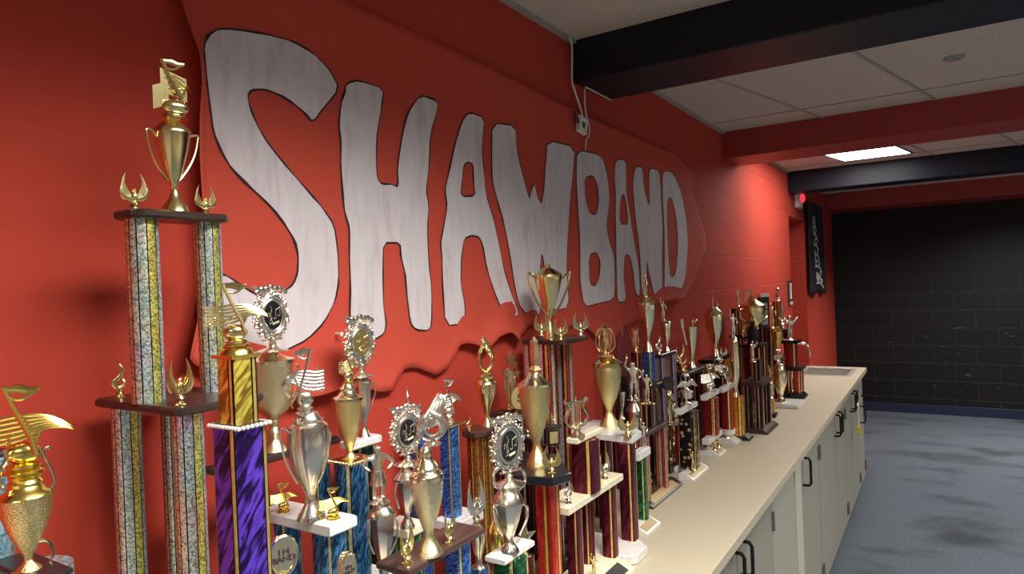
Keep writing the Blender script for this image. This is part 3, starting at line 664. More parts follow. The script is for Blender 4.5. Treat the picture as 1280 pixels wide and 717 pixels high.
LET = dict(
S=[[(424.4,110.9),(412,87),(391,66),(367,52),(332,42.5),(294,36.6),(273,36),(260.5,43.6),(255,56),(256,84),(262,129),(266.5,164),(276,188),(290,211),(311,232),(330,249.5),(341,260.5),(356,279.6),(368.6,300.6),(373,319.7),(372,340.7),(367,354.6),(353,366),(339,370),(325,370),(311,363),(293.7,351),(281.5,343.4),(266,340),(252,360),(245,390),(252,414),(272,430),(307.6,440),(328.5,441.8),(356.4,438),(384.3,424),(405,403),(419,375.5),(423.4,351),(422,312.8),(417.5,281),(403.5,260.5),(394.8,250),(374,226.6),(353,202),(333.8,177.8),(321.6,157),(313,136),(309,120),(314.6,112),(332,111.6),(349.5,118.5),(367,129),(381,141),(391,152.7),(402,137.7)]],
H=[[(433,104.6),(447,100),(480,111),(477,132.5),(471.5,164),(470,195),(471.5,223),(477,230),(489,230),(497.7,234),(496.6,209),(503,167),(510,139.5),(525.6,118.5),(546.5,126),(546.5,139.5),(537.8,167),(536,209),(532.5,237),(536,257),(534,285),(536,330),(539.5,361.6),(539.5,407),(534,413),(520,412),(512.7,403.4),(508,361.6),(506.4,340.7),(501,319.7),(500,303),(479,303),(478.5,337),(479,382.5),(482.7,403.4),(480,417),(468,424),(445,423),(437,400),(438,354.6),(436.6,312.8),(437,285),(431.4,267.4),(429,250),(426,209),(426,174),(423.4,157),(426,129),(431,115)]],
A=[[(586,140),(605.7,147),(602,183),(605,216),(607,241),(617.4,275),(623.7,304),(630,337.7),(640.5,371),(648,388),(646.7,395.4),(632,397),(621.6,375),(609,337.7),(603,304),(598.6,296),(590,293.7),(580,298),(577,316.7),(575.6,354),(581,379.5),(581,404.6),(556.7,406.7),(553,354),(552.6,321),(550.5,304),(554.6,283),(559,258),(556,237),(561,216),(569,178.6),(577.7,151)],[(579.8,206),(584,202.5),(591,203.7),(592,229),(594.4,244.7),(575.6,245.6),(577,229)]],
W=[[(615,153.5),(644.6,157),(645.5,187),(655,224.6),(661.4,249.8),(663.5,239),(667.7,228),(671.9,245.6),(677,256),(680,233),(682,203.7),(684.4,175),(719,183.6),(715,224.6),(711.6,266.5),(709.5,300),(708,337.7),(711.6,383.7),(690,389),(684,360),(677,311),(675,340),(677,392),(659,394),(648,379.5),(642.5,354),(638,321),(630,279),(621.6,249.8),(615,224.6),(614.5,195)]],
B=[[(721,187),(749,193),(755.6,203.7),(760,224.6),(762,254),(757.7,281),(761,300),(768,321),(768.6,354.4),(767,375),(749,378.7),(730.5,383.7),(725,354.4),(725,321),(724,287.4),(722,254),(720,220)],[(730.5,222.6),(741,218.4),(747,231),(748.5,254),(745,268.6),(736.7,266.5),(731.7,249.8)],[(736,318.8),(745,314.6),(750.5,325),(749,346),(744,357.8),(736.7,354.4)]],
A2=[[(769.4,198.7),(782,199.5),(782.8,220.5),(782.8,241.4),(789,279),(793,304),(798.7,333.5),(800,371),(794.5,367),(791,337.7),(787,318.8),(780.7,317.6),(779.4,346),(782.8,376),(772,378.7),(770.5,346),(770,308),(769.4,275),(769.4,245.6),(768,220)],[(777.8,242),(781.5,245.6),(786,280),(774.4,280),(775,254)]],
N=[[(793,208.7),(803,208),(804.5,233),(812,262),(811,216),(813,210),(823.8,213),(826,241.4),(828,279),(827.3,321),(828,369),(818,370),(812,346),(808,320),(808.5,371),(801.8,367),(800.6,329),(797.4,296),(793,262),(791,233)]],
D=[[(828,213),(841,215),(852,241.4),(858,275),(860,308),(857,346),(852,363),(839,371),(830.5,367),(830.5,321),(830.5,287),(828,245.6)],[(833.5,249.8),(839,245.6),(844.7,266.5),(847.7,304),(844.7,342),(838,348),(835.5,321),(834,287)]])
def flat_letter(loops, X, parent):
    cu = bpy.data.curves.new('letter', 'CURVE'); cu.dimensions = '2D'; cu.fill_mode = 'BOTH'; cu.extrude = .0004
    rl = rootloc(parent)
    mbo = MB()
    for lp in loops:
        pts = [wallpt(*q) for q in lp]
        # one pass of corner smoothing keeps the brushed edge soft
        P = []
        for i in range(len(pts)):
            a, b = pts[i], pts[(i+1) % len(pts)]
            P += [(a[0]*.8+b[0]*.2, a[1]*.8+b[1]*.2), (a[0]*.2+b[0]*.8, a[1]*.2+b[1]*.8)]
        s = cu.splines.new('POLY'); s.points.add(len(P)-1); s.use_cyclic_u = True
        for k, q in enumerate(P): s.points[k].co = (q[0]-rl[1], q[1]-rl[2], 0, 1)
        rr = [.0022+.0012*math.sin(k*1.7)*math.sin(k*.31) for k in range(len(P)+1)]
        mbo.tube([(X+.0003, q[0], q[1]) for q in P+P[:1]], rr, 6, .22)
    o = bpy.data.objects.new('letter', cu); COL.objects.link(o)
    dg = bpy.context.evaluated_depsgraph_get(); me = bpy.data.meshes.new_from_object(o.evaluated_get(dg)); bpy.data.objects.remove(o)
    me.transform(Matrix(((0, 0, 1, X-rl[0]), (1, 0, 0, 0), (0, 1, 0, 0), (0, 0, 0, 1))))
    me.materials.clear(); me.materials.append(M_PAINT); me.name = 'letter'
    l = bpy.data.objects.new('letter', me); COL.objects.link(l); l.parent = parent
    build(mbo, 'outline', M_MARK, l)
    return l
for kk, loops in LET.items(): flat_letter(loops, BX+.0002, ban)
p = on_x(420, 417, BX); pp = tuple(map(float, p))
mb = MB(); mb.tube([pp, (pp[0]+.012, pp[1], pp[2]), (pp[0]+.018, pp[1], pp[2])], [.003, .003, .005], 8)
tag(single(mb, 'pushpin', WHITEP, pp), 'white pushpin in the red paper just above the silver medallion trophy', 'pushpin')
# ------------------------------------------------------------------ figure templates (unit height, origin at their foot, front towards +X)
def skin_figure(name, nodes, edges, sub=1):
    me = bpy.data.meshes.new(name); me.from_pydata([n[0] for n in nodes], edges, [])
    o = bpy.data.objects.new(name, me); COL.objects.link(o)
    o.modifiers.new('skin', 'SKIN'); sb = o.modifiers.new('sub', 'SUBSURF'); sb.levels = sub; sb.render_levels = sub
    for i, n in enumerate(nodes):
        sv = me.skin_vertices[0].data[i]; sv.radius = (n[1], n[1]) if not isinstance(n[1], tuple) else n[1]; sv.use_root = (i == 0)
    dg = bpy.context.evaluated_depsgraph_get(); m2 = bpy.data.meshes.new_from_object(o.evaluated_get(dg)); bpy.data.objects.remove(o)
    for p in m2.polygons: p.use_smooth = True
    m2.name = name; return m2
def mesh_into(mb, me):
    mb._add([v.co[:] for v in me.vertices], [tuple(p.vertices) for p in me.polygons])
T = {}
def tmpl(name, mb): T[name] = mb.mesh(name); return T[name]
def statue(arms):
    """small trophy figure on a knob: hips, chest, head, two legs, two arms"""
    n = [((0, 0, .50), .062), ((0, 0, .60), .050), ((0, 0, .72), .075), ((0, 0, .80), .035), ((.005, 0, .885), .062), ((.01, 0, .93), .05),
         ((0, -.045, .46), .055), ((.02, -.055, .28), .040), ((0, -.06, .10), .028), ((.04, -.065, .08), .025),
         ((0, .045, .46), .055), ((.01, .05, .28), .040), ((0, .04, .10), .028), ((.04, .04, .08), .025)]
    e = [(0, 1), (1, 2), (2, 3), (3, 4), (4, 5), (0, 6), (6, 7), (7, 8), (8, 9), (0, 10), (10, 11), (11, 12), (12, 13)]
    for s in (-1, 1):
        k = len(n)
        for q in arms[0 if s < 0 else 1]: n.append(((q[0], q[1]*s, q[2]), q[3]))
        e += [(2, k)]+[(k+i, k+i+1) for i in range(len(arms[0 if s < 0 else 1])-1)]
    me = skin_figure('figure', n, e); mb = MB(); mesh_into(mb, me)
    mb.lathe([(.13, 0), (.13, .02), (.09, .04), (.07, .07), (.05, .09)], (0, 0), 14); return mb
HIP = [(0, .10, .75, .035), (.02, .19, .64, .028), (.06, .10, .54, .022)]
UPA = [(0, .10, .76, .035), (.02, .17, .86, .028), (.03, .13, 1.0, .02)]
FWA = [(0, .10, .75, .035), (.06, .15, .66, .028), (.16, .08, .72, .02)]
mb = statue((HIP, HIP))
mb.lathe([(.11, .30), (.085, .40), (.07, .52)], (0, 0), 12)
tmpl('majorette', mb)
mb = statue((FWA, FWA)); mb.tube([(.14, -.10, .58), (.17, .0, .72), (.15, .14, .88)], [.03, .022, .05], 8); tmpl('horn_player', mb)
mb = statue((UPA, HIP)); mb.tube([(.03, -.13, 1.0), (.03, -.12, 1.14)], [.012, .004], 6); mb.ell((.03, -.13, 1.02), (.03, .03, .05)); tmpl('victory', mb)

def wing(mb, y0, s, h=1.0, w=.16):
    for k, (dx, sc) in enumerate(((0, 1.0), (.02, .86), (.03, .70))):
        path = [(dx, y0+s*(.05+.00*k), .30), (dx, y0+s*(.20+.02*k), .45*sc+.05), (dx, y0+s*(.26+.03*k), .68*sc+.06), (dx, y0+s*(.19+.04*k), 1.0*sc)]
        mb.tube(smooth(path, 4), [w*.45, w*.5, w*.55, w*.55, w*.52, w*.5, w*.48, w*.42, w*.36, w*.28, w*.18, w*.10, .01][:13], 7, .35)
mb = MB(); mb.lathe([(.15, 0), (.15, .03), (.10, .05), (.08, .10), (.12, .16), (.07, .22), (.06, .27)], (0, 0), 12)
mb.lathe([(.06, .25), (.11, .33), (.10, .42), (.05, .50)], (0, 0), 10); mb.ell((.02, 0, .54), (.055, .05, .06)); mb.tube([(.06, 0, .55), (.11, 0, .53)], [.025, .006], 6)
wing(mb, 0, -1); wing(mb, 0, 1); tmpl('eagle', mb)
mb = MB(); mb.lathe([(.15, 0), (.15, .03), (.10, .05), (.08, .12), (.13, .18), (.07, .25)], (0, 0), 12)
path = smooth([(0, 0, .24), (0, -.10, .36), (0, -.13, .50), (0, .0, .62), (0, .10, .80), (0, .02, 1.0)], 4)
mb.tube(path, list(np.interp(np.linspace(0, 1, len(path)), [0, .3, .5, .8, 1], [.07, .09, .07, .06, .01])), 8, .5)
mb.tube(smooth([(.02, .0, .30), (.03, .12, .42), (.02, .09, .56)], 4), [.05]*5+[.04, .03, .02, .01], 7); tmpl('swirl', mb)
# music note with stave and ball
def note(flip=1, lyre=False, stave=True):
    mb = MB(); f = flip
    mb.lathe([(.22, 0), (.22, .02), (.17, .03), (.15, .05), (.18, .065), (.18, .09), (.10, .11)], (0, 0), 18)
    mb.ell((0, 0, .22), (.11, .19, .13), None, 16, 10)
    mb.tube([(.10, f*.15, .20), (.07, f*.10, .40), (.05, -f*.06, .75), (.04, -f*.16, 1.0)], [.035, .030, .032, .036], 6)
    mb.tube(smooth([(.04, -f*.17, .975), (.04, -f*.02, .985), (.04, f*.10, .95), (.04, f*.20, .985)], 4), [.045]*4+[.055]*4+[.05, .045, .04, .03, .015], 7, .45)
    mb.tube(smooth([(.04, -f*.12, .88), (.04, f*.02, .86), (.04, f*.13, .93)], 4), [.02]*9, 6)
    for k in range(6 if stave else 0):
        z = .34+.055*k
        path = smooth([(.02, -f*.44, z+.03), (.03, -f*.25, z+.02), (.04, f*.0, z+.05), (.02, f*.24, z*.5+.33), (0, f*.44, z*.15+.43), (0, f*.52, .44)], 3)
        mb.tube(path, [.024]*(len(path)-4)+[.02, .018, .012, .004], 6)
    for k in range(5 if stave else 0): mb.ell((.03, -f*(.38-.08*k), .36+.10*(k % 3)), (.03, .035, .04), None, 7, 5)
    if stave: mb.tube([(.03, -f*.30, .30), (.03, -f*.30, .74)], .018, 6)
    mb.tube([(.0, f*.10, .30), (.0, f*.24, .62), (.0, f*.30, .50)], [.03, .025, .01], 6)
    if lyre:
        for s in (-1, 1): mb.tube(smooth([(.05, -.30+s*.02, .28), (.05, -.30+s*.16, .42), (.05, -.30+s*.09, .58), (.05, -.30+s*.15, .70)], 4), .022, 6)
    return mb
tmpl('note', note()); tmpl('note_flip', note(-1, True))
mb = note(stave=False)
def page(y0, z0, w, h, sk, x):
    mb.slab([(y0, z0), (y0+w, z0-sk), (y0+w, z0-sk+h), (y0, z0+h)], (x, 0, 0), 12, .03)
    for k in range(4): mb.tube([(x+.03, y0+.04, z0+h*(.2+.2*k)), (x+.035, y0+w*.5, z0-sk*.4+h*(.2+.2*k)+.02), (x+.03, y0+w-.04, z0-sk+h*(.2+.2*k))], .016, 5)
    for k in range(3): mb.ell((x+.035, y0+w*(.25+.22*k), z0-sk*.4+h*(.3+.22*(k % 2))), (.02, .03, .035), None, 7, 5)
page(-.20, .46, .44, .40, .12, .0); page(-.34, .12, .26, .40, -.12, .03); mb.ell((.06, .02, .20), (.12, .22, .14), None, 16, 10)
tmpl('note_book', mb)
# lyre
mb = MB(); mb.lathe([(.20, 0), (.20, .04), (.10, .07), (.07, .15), (.12, .20), (.05, .26)], (0, 0), 14)
for s in (-1, 1):
    p = smooth([(0, 0, .24), (0, s*.24, .30), (0, s*.34, .48), (0, s*.22, .70), (0, s*.24, .84), (0, s*.34, .92)], 4); mb.tube(p, [.045]*(len(p)-3)+[.04, .05, .055], 7)
mb.tube([(0, -.36, .86), (0, .36, .86)], .035, 7)
for y in (-.12, -.06, 0, .06, .12): mb.tube([(0, y, .26), (0, y, 1.0 if y == 0 else .88)], .013, 5)
mb.tube([(0, -.14, .34), (0, .14, .34)], .025, 6); tmpl('lyre', mb)
# stars
def starpoly(R, r, n=5, rot=PI/2): return [((R if k % 2 == 0 else r)*math.cos(rot+k*PI/n), (R if k % 2 == 0 else r)*math.sin(rot+k*PI/n)) for k in range(2*n)]
mb = MB(); mb.lathe([(.12, 0), (.13, .03), (.07, .06), (.05, .10), (.09, .45), (.11, .62), (.04, .70)], (0, 0), 12)
for (y, z, R) in ((0, .84, .15), (-.14, .62, .10), (.14, .58, .10), (.10, .74, .08)): mb.slab([(y+a, z+b) for a, b in starpoly(R, R*.42)], (.06, 0, 0), 8, .04)
for s in (-1, 1): mb.tube([(.02, s*.03, .08), (.02, s*.10, .40), (.03, s*.12, .60)], [.02, .03, .02], 6)
tmpl('star_group', mb)
mb = MB(); mb.lathe([(.20, 0), (.20, .05), (.08, .10), (.06, .25)], (0, 0), 12); mb.slab([(a, .60+b) for a, b in starpoly(.42, .18)], (0, 0, 0), 0, .08)
for k in range(5):
    a = PI/2+2*PI*k/5; mb.tube([(.05, 0, .6), (.05, .36*math.cos(a), .6+.36*math.sin(a))], [.05, .012], 6)
tmpl('star', mb)
# spires, lantern, loop, horn
mb = MB(); mb.lathe([(.22, 0), (.20, .05), (.14, .09), (.19, .12), (.13, .20), (.10, .23), (.12, .28), (.14, .62), (.12, .84), (.13, .86), (.06, .93), (.01, 1.0)], (0, 0), 6, False); tmpl('obelisk', mb)
mb = MB(); mb.lathe([(.26, 0), (.26, .04), (.12, .08), (.10, .12), (.14, .18), (.14, .60), (.10, .78), (.18, .82), (.18, .85), (.08, .92), (.01, 1.0)], (0, 0), 8, False)
for k in range(6):
    a = k*PI/3+.3; mb.tube(smooth([(.12*math.cos(a), .12*math.sin(a), .10), (.28*math.cos(a), .28*math.sin(a), .30), (.26*math.cos(a), .26*math.sin(a), .62), (.16*math.cos(a), .16*math.sin(a), .84)], 4), .03, 6)
tmpl('lantern', mb)
mb = MB(); mb.lathe([(.16, 0), (.16, .03), (.08, .06)], (0, 0), 12)
for s in (-1, 1):
    p = smooth([(0, 0, .05), (0, s*.17, .22), (0, s*.19, .50), (0, s*.06, .74), (0, -.08, .95)], 4); mb.tube(p, [.045]*(len(p)-3)+[.04, .03, .015], 7)
for k in range(9): mb.ell((.03*math.sin(k*2), .16-.26*(k/8)**1.2+.03*math.cos(k*2.4), .40+.055*k), (.055, .06, .06), None, 8, 5)
tmpl('torch_loop', mb)
mb = MB(); mb.lathe([(.18, 0), (.18, .03), (.07, .06), (.05, .14)], (0, 0), 12)
p = [(0, .28*math.sin(a), .36-.26*math.cos(a)) for a in np.linspace(0, 2*PI, 22)]; mb.tube(p, .04, 8); p = [(.05, .17*math.sin(a), .36-.17*math.cos(a)) for a in np.linspace(0, 2*PI, 18)]; mb.tube(p, .03, 8)
for k in range(5): mb.tube(smooth([(.03, -.24+.07*k, .30+.02*k), (.05, -.16+.08*k, .52), (.03, .02+.07*k, .78+.03*k), (.02, .16+.05*k, 1.0-.03*k)], 4), [.035]*8+[.03, .03, .025, .02, .01], 6)
mb.tube(smooth([(.05, .24, .30), (.08, .12, .52), (.06, -.04, .66)], 4), [.12, .11, .09, .07, .06, .05, .05, .045, .04], 8); tmpl('french_horn', mb)
mb = MB(); mb.lathe([(.10, 0), (.10, .02), (.05, .04), (.035, .12), (.045, .3), (.03, .5), (.05, .52), (.03, .54), (.012, 1.0)], (0, 0), 10); tmpl('spire', mb)
mb = MB(); mb.lathe([(.20, 0), (.22, .05), (.16, .10), (.05, .14), (.05, .20), (.26, .26), (.26, .44), (.10, .50), (.04, .54), (.03, .85), (.16, .90), (.12, .96)], (0, 0), 14)
mb.tube(smooth([(.05, -.50, .60), (.05, -.25, .68), (.05, .0, .62), (.05, .25, .70), (.05, .56, .55)], 4), [.05]*3+[.09]*11+[.06, .04, .01], 7, .4); tmpl('urn_ribbon', mb)
# oval wreath medallion: wreath body, bezel disc, relief emblem
def leaf_ring(mb, ry, rz, cz, n, size, x=.0, ph=0):
    for k in range(n):
        a = 2*PI*(k+ph)/n; c = (x+.01*math.sin(k*3), ry*math.sin(a), cz+rz*math.cos(a))
        R = Matrix.Rotation(-a+(.6 if k % 2 else -.6), 3, 'X'); mb.ell(c, (size*.45, size*.42, size), R, 7, 5)
mb = MB(); mb.lathe([(.24, 0), (.22, .015), (.10, .05), (.05, .09), (.06, .12), (.035, .15), (.06, .17)], (0, 0), 16); mb.box(-.03, .03, -.17, .17, .165, .19, .004)
cz = .545
leaf_ring(mb, .295, .345, cz, 30, .058); leaf_ring(mb, .26, .31, cz, 26, .05, .03, .5); leaf_ring(mb, .33, .37, cz, 24, .036, -.01, .3)
mb.tube([(.01, .24*math.sin(a), cz+.29*math.cos(a)) for a in np.linspace(0, 2*PI, 33)], .045, 8)
mb.tube([(.03, .185*math.sin(a), cz+.235*math.cos(a)) for a in np.linspace(0, 2*PI, 33)], .028, 8)
for k in range(7): mb.ell((.02, -.26+.085*k, .90+.055*math.sin(PI*k/6)+.02*(k % 2)), (.035, .055, .05), Matrix.Rotation(.6-.2*k, 3, 'X'), 7, 5)
mb.tube(smooth([(.02, -.12, .90), (.02, -.28, .95), (.02, -.36, 1.0)], 4), [.06, .055, .05, .045, .04, .03, .02, .015, .01], 7, .6)
tmpl('wreath', mb)
mb = MB()
vs = [(.045, .18*math.sin(2*PI*k/32), cz+.23*math.cos(2*PI*k/32)) for k in range(32)]; mb._add(vs+[(x-.03, y, z) for x, y, z in vs], [tuple(range(32))[::-1], tuple(range(32, 64))]+[(k, (k+1) % 32, 32+(k+1) % 32, 32+k) for k in range(32)], False); tmpl('medallion', mb)
mb = MB()
mb.tube(smooth([(.05, -.08, cz-.13), (.05, -.02, cz-.10), (.05, -.07, cz-.02), (.05, -.03, cz+.08), (.05, -.06, cz+.15)], 4), .0048, 6); mb.tube(smooth([(.05, -.11, cz-.03), (.05, -.10, cz+.04), (.05, -.03, cz-.03), (.05, -.07, cz-.09)], 4), .0048, 6)
for y, z in ((.02, cz-.05), (.10, cz-.01)): mb.ell((.05, y, z), (.005, .016, .012)); mb.tube([(.05, y+.025, z), (.05, y+.025, z+.13)], .0045, 6)
mb.tube([(.05, .045, cz+.08), (.05, .125, cz+.12)], .006, 6)
for k in range(3): mb.tube([(.05, -.02, cz-.15-.012*k+.03), (.05, .10, cz-.12-.012*k+.03)], .006, 5)
tmpl('emblem', mb)
EMB = plain('emblem_gilt', (.42, .38, .26), .5, .5)
DISCK = plain('black_medallion_enamel', (.008, .008, .010), .35); DISCG = plain('gold_medallion_insert', (.55, .42, .14), .35, .9)

# ------------------------------------------------------------------ trophy assembly
class Trophy:
    def __init__(s, X, px, py, label, cat='trophy', group='band trophies and awards crowded along the counter', name='trophy'):
        p = on_x(px, py, X); s.X = X; s.Y = float(p[1]); s.d0 = depth(X, s.Y, float(p[2]))
        s.root = thing(name, (X, s.Y, CT), label, cat, group); s.c = (X, s.Y)
    def z(s, py, c=None): c = c or s.c; return z_at(py, c[0], c[1])
    def w(s, wpx, c=None, z=1.3): c = c or s.c; return wpx*depth(c[0], c[1], z)/FOC
    def at(s, px, py, X=None):
        p = on_x(px, py, s.X if X is None else X); return (float(p[0]), float(p[1]), float(p[2]))
    def lathe(s, name, mat, prof, px=None, py=None, X=None, n=28, smooth_=True, parent=None, mb=None, zsh=0, zdone=0):
        c = s.c if px is None else s.at(px, py, X)[:2]
        P = [(s.w(h, c), s.z(y, c)) for y, h in prof]
        if zsh: P = [(r, z+zsh) if y == zdone else (r, z) for (r, z), (y, h) in zip(P, prof)]
        m = mb or MB(); m.lathe(P, c, n, smooth_, PI/n)
        return build(m, name, mat, parent or s.root)
    def cup(s, mat, prof, lid=None, handles=(), px=None, py=None, X=None, n=28, hr=1.6, hmat=None, lmat=None, facet=False):
        c = s.c if px is None else s.at(px, py, X)[:2]; yb = max(q[0] for q in prof); p0 = (c[0], c[1], s.z(yb, c)); px0, py0 = seen(p0)
        p1 = rest_on(s.root, p0, px0, py0, .05)
        if p1 != p0:
            if p1[0] != p0[0]: X = s.X = p1[0]
            px = None; c = p1[:2]
            s.c, keep = c, s.c
            sh = p1[2]-s.z(yb, c)
        else: keep = s.c; s.c = c; px = None; sh = 0
        o = s.lathe('cup', mat, prof, None, None, None, 8 if facet else n, not facet, zsh=sh, zdone=yb)
        if lid: s.lathe('lid', lmat or mat, lid, px, py, X, parent=o)
        for h in handles:
            m = MB(); pts = smooth([s.at(a, b, s.X if X is None else X) for a, b in h], 5)
            m.tube(pts, s.w(hr), 8); build(m, 'handle', hmat or lmat or mat, o)
        s.c = keep
        return o
    def fig(s, kind, mat, px, pyb, pyt, face=-25, X=None, name=None, stretch=1.0, parent=None, zb=None):
        p = s.at(px, pyb, X); c = p[:2]; h = s.z(pyt, c)-p[2]
        p = (p[0], p[1], zb) if zb is not None else rest_on(s.root, p, px, pyb)
        o = bpy.data.objects.new(name or {'note_flip': 'note', 'note_book': 'note'}.get(kind, kind)+'_figure', T[kind]); COL.objects.link(o); o.parent = parent or s.root
        o.location = (p[0]-s.root.location[0], p[1]-s.root.location[1], p[2]-s.root.location[2]); o.scale = (h*stretch, h*stretch, h); o.rotation_euler = (0, 0, math.radians(face))
        o.data = fitted(kind, mat); return o
    def wreath(s, px, pyb, pyt, face=-10, X=None, disc=None, ring=None, stretch=1.0):
        o = s.fig('wreath', ring or SILV, px, pyb, pyt, face, X, 'medallion_wreath', stretch)
        for k, m in (('medallion', disc or DISCK), ('emblem', EMB if not disc else PALE)):
            c = bpy.data.objects.new(k, fitted(k, m)); COL.objects.link(c); c.parent = o
        return o
    def poly(s, name, mat, pts, thick, bev=.0022):
        m = MB(); z1 = pts[0][2]; m.prism([(p[0], p[1]) for p in pts], z1-thick, z1, bev); o = build(m, name, mat, s.root); s.pz = (z1-thick, z1); return o
    def plat(s, mat, pl, pc, pr, Xf, thick, clip=0.0, name='platform', beads=None, xmin=.012):
        """rectangular tier: left extreme, near front corner, right extreme in the view; Xf its front line"""
        p = on_x(pc[0], pc[1], Xf); z = float(p[2]); ya = float(p[1]); xa = x_at(pl, ya, z); yb = y_at(pr, Xf, z)
        xa = max(xa, xmin)
        t = thick*depth(Xf, ya, z)/FOC; s.box = (xa, Xf, ya, yb, z-t, z)
        m = MB(); k = clip*min(Xf-xa, yb-ya)
        q = [(xa+k, ya), (Xf-k, ya), (Xf, ya+k), (Xf, yb-k), (Xf-k, yb), (xa+k, yb), (xa, yb-k), (xa, ya+k)] if clip else [(xa, ya), (Xf, ya), (Xf, yb), (xa, yb)]
        m.prism(q, z-t, z, min(.003, t*.25)); o = build(m, name, mat, s.root)
        if beads:
            m = MB(); r = t*.62
            for (a0, b0), (a1, b1) in zip(q, q[1:]+q[:1]):
                L = math.hypot(a1-a0, b1-b0); n = max(2, int(L/(r*1.9)))
                for i in range(n): m.ell((a0+(a1-a0)*i/n, b0+(b1-b0)*i/n, z-t/2), (r, r, r), None, 7, 5)
            build(m, 'bead_edge', beads, o)
        return o
    def col(s, mat, px, py, wpx, zt, zb, X=None, p=2.0, cap=None):
        q = s.at(px, py, X); r = wpx*depth(*q)/FOC/2; m = MB(); m.column(q[:2], r, zb, zt, p); o = build(m, 'column', mat, s.root)
        if cap:
            m = MB(); m.lathe([(r*1.02, zt-.004), (r*1.05, zt), (r*.9, zt+.003)], q[:2], 24); build(m, 'cap', cap, o)
        return o
    def colxy(s, mat, x, y, r, zt, zb, p=2.0, n=40):
        m = MB(); m.column((x, y), r, zb, zt, p, n); return build(m, 'column', mat, s.root)
    def base(s, mat, x0, x1, y0, y1, z1=CT+.022, z0=CT, plaque=None, bev=.003, clip=0, slope=None, name='base'):
        m = MB()
        if slope:
            vs = [(x0, y0, z0), (x1, y0, z0), (x1, y1, z0), (x0, y1, z0), (x0, y0, z1), (x1-slope, y0, z1), (x1-slope, y1, z1), (x0, y1, z1), (x1, y0, z0+.006), (x1, y1, z0+.006)]
            m._add(vs, [(0, 3, 2, 1), (4, 5, 6, 7), (0, 1, 8, 5, 4), (3, 7, 6, 9, 2), (1, 2, 9, 8), (8, 9, 6, 5), (0, 4, 7, 3)], False)
        elif clip:
            k = clip; m.prism([(x0, y0), (x1-k, y0), (x1, y0+k), (x1, y1-k), (x1-k, y1), (x0, y1)], z0, z1, bev)
        else: m.box(x0, x1, y0, y1, z0, z1, bev)
        o = build(m, name, mat, s.root)
        if plaque:
            m = MB(); ym = (y0+y1)/2; hw = (y1-y0)*.40
            if slope:
                a = Vector((x1-slope, 0, z1)); b = Vector((x1, 0, z0+.006)); n = Vector((z1-z0-.006, 0, slope)).normalized()*.0012
                A1 = a.lerp(b, .15)+n; B1 = a.lerp(b, .85)+n; A0 = A1-n*1.5; B0 = B1-n*1.5
                vs = [(q.x, y, q.z) for q in (A0, B0, B1, A1) for y in (ym-hw, ym+hw)]
                m._add(vs, [(0, 1, 3, 2), (2, 3, 5, 4), (4, 5, 7, 6), (6, 7, 1, 0), (0, 2, 4, 6), (1, 7, 5, 3)], False)
            else: m.box(x1-.001, x1+.0015, ym-hw, ym+hw, z0+(z1-z0)*.2, z0+(z1-z0)*.85, .0004)
            build(m, 'plaque', plaque, o)
        return o
    def stem(s, mat, px, py, h0, z1, z0=None, X=None):
        q = s.at(px, py, X); r = s.w(h0); z0 = z0 or CT+.02
        m = MB(); m.lathe([(r*1.8, z0), (r*1.5, z0+.006), (r, z0+.012), (r*.8, (z0+z1)/2), (r, z1-.006), (r*1.6, z1)], q[:2], 16); return build(m, 'stem', mat, s.root)
_fit = {}
def fitted(kind, mat):
    k = (kind, mat.name)
    if k not in _fit:
        me = T[kind].copy(); me.materials.clear(); me.materials.append(mat); me.name = kind; _fit[k] = me
    return _fit[k]
def text_mesh(name, body, size, mat, parent, loc, face, ext=.0008):
    cu = bpy.data.curves.new(name, 'FONT'); cu.body = body; cu.size = size; cu.align_x = 'CENTER'; cu.align_y = 'CENTER'; cu.extrude = ext; cu.space_line = .85; cu.offset = size*.022;
    o = bpy.data.objects.new(name, cu); COL.objects.link(o); dg = bpy.context.evaluated_depsgraph_get(); me = bpy.data.meshes.new_from_object(o.evaluated_get(dg)); bpy.data.objects.remove(o)
    a = math.radians(face); n = (math.cos(a), math.sin(a)); u = (-n[1], n[0]); rl = rootloc(parent)
    me.transform(Matrix(((u[0], 0, n[0], loc[0]-rl[0]), (u[1], 0, n[1], loc[1]-rl[1]), (0, 1, 0, loc[2]-rl[2]), (0, 0, 0, 1))))
    me.materials.clear(); me.materials.append(mat); me.name = name
    t = bpy.data.objects.new(name, me); COL.objects.link(t); t.parent = parent; return t
def oval(s, px, py, hw, hh, face, X, mat, parent=None):
    """oval plaque standing on edge"""
    q = s.at(px, py, X); a = s.w(hw, q[:2]); b = s.w(hh, q[:2])
    m = MB(); m.slab([(a*math.cos(k*PI/18), b*math.sin(k*PI/18)) for k in range(36)], q, face, .008); o = build(m, 'plaque', mat, parent or s.root)
    m = MB(); f = math.radians(face); n = (math.cos(f), math.sin(f)); u = (-n[1], n[0])
    m.tube([(q[0]+n[0]*.004+u[0]*a*.95*math.cos(k*PI/18), q[1]+n[1]*.004+u[1]*a*.95*math.cos(k*PI/18), q[2]+b*.95*math.sin(k*PI/18)) for k in range(37)], .0028, 6); build(m, 'rim', mat, o)
    return o, (q[0]+n[0]*.0046, q[1]+n[1]*.0046, q[2]), a, b
def legs_base(tr, mat, m, z1=CT+.022, grow=.006):
    x0, x1, y0, y1, _, _ = tr.box; return tr.base(mat, max(.004, x0-grow), x1+grow, y0-grow, y1+grow, z1, plaque=m)
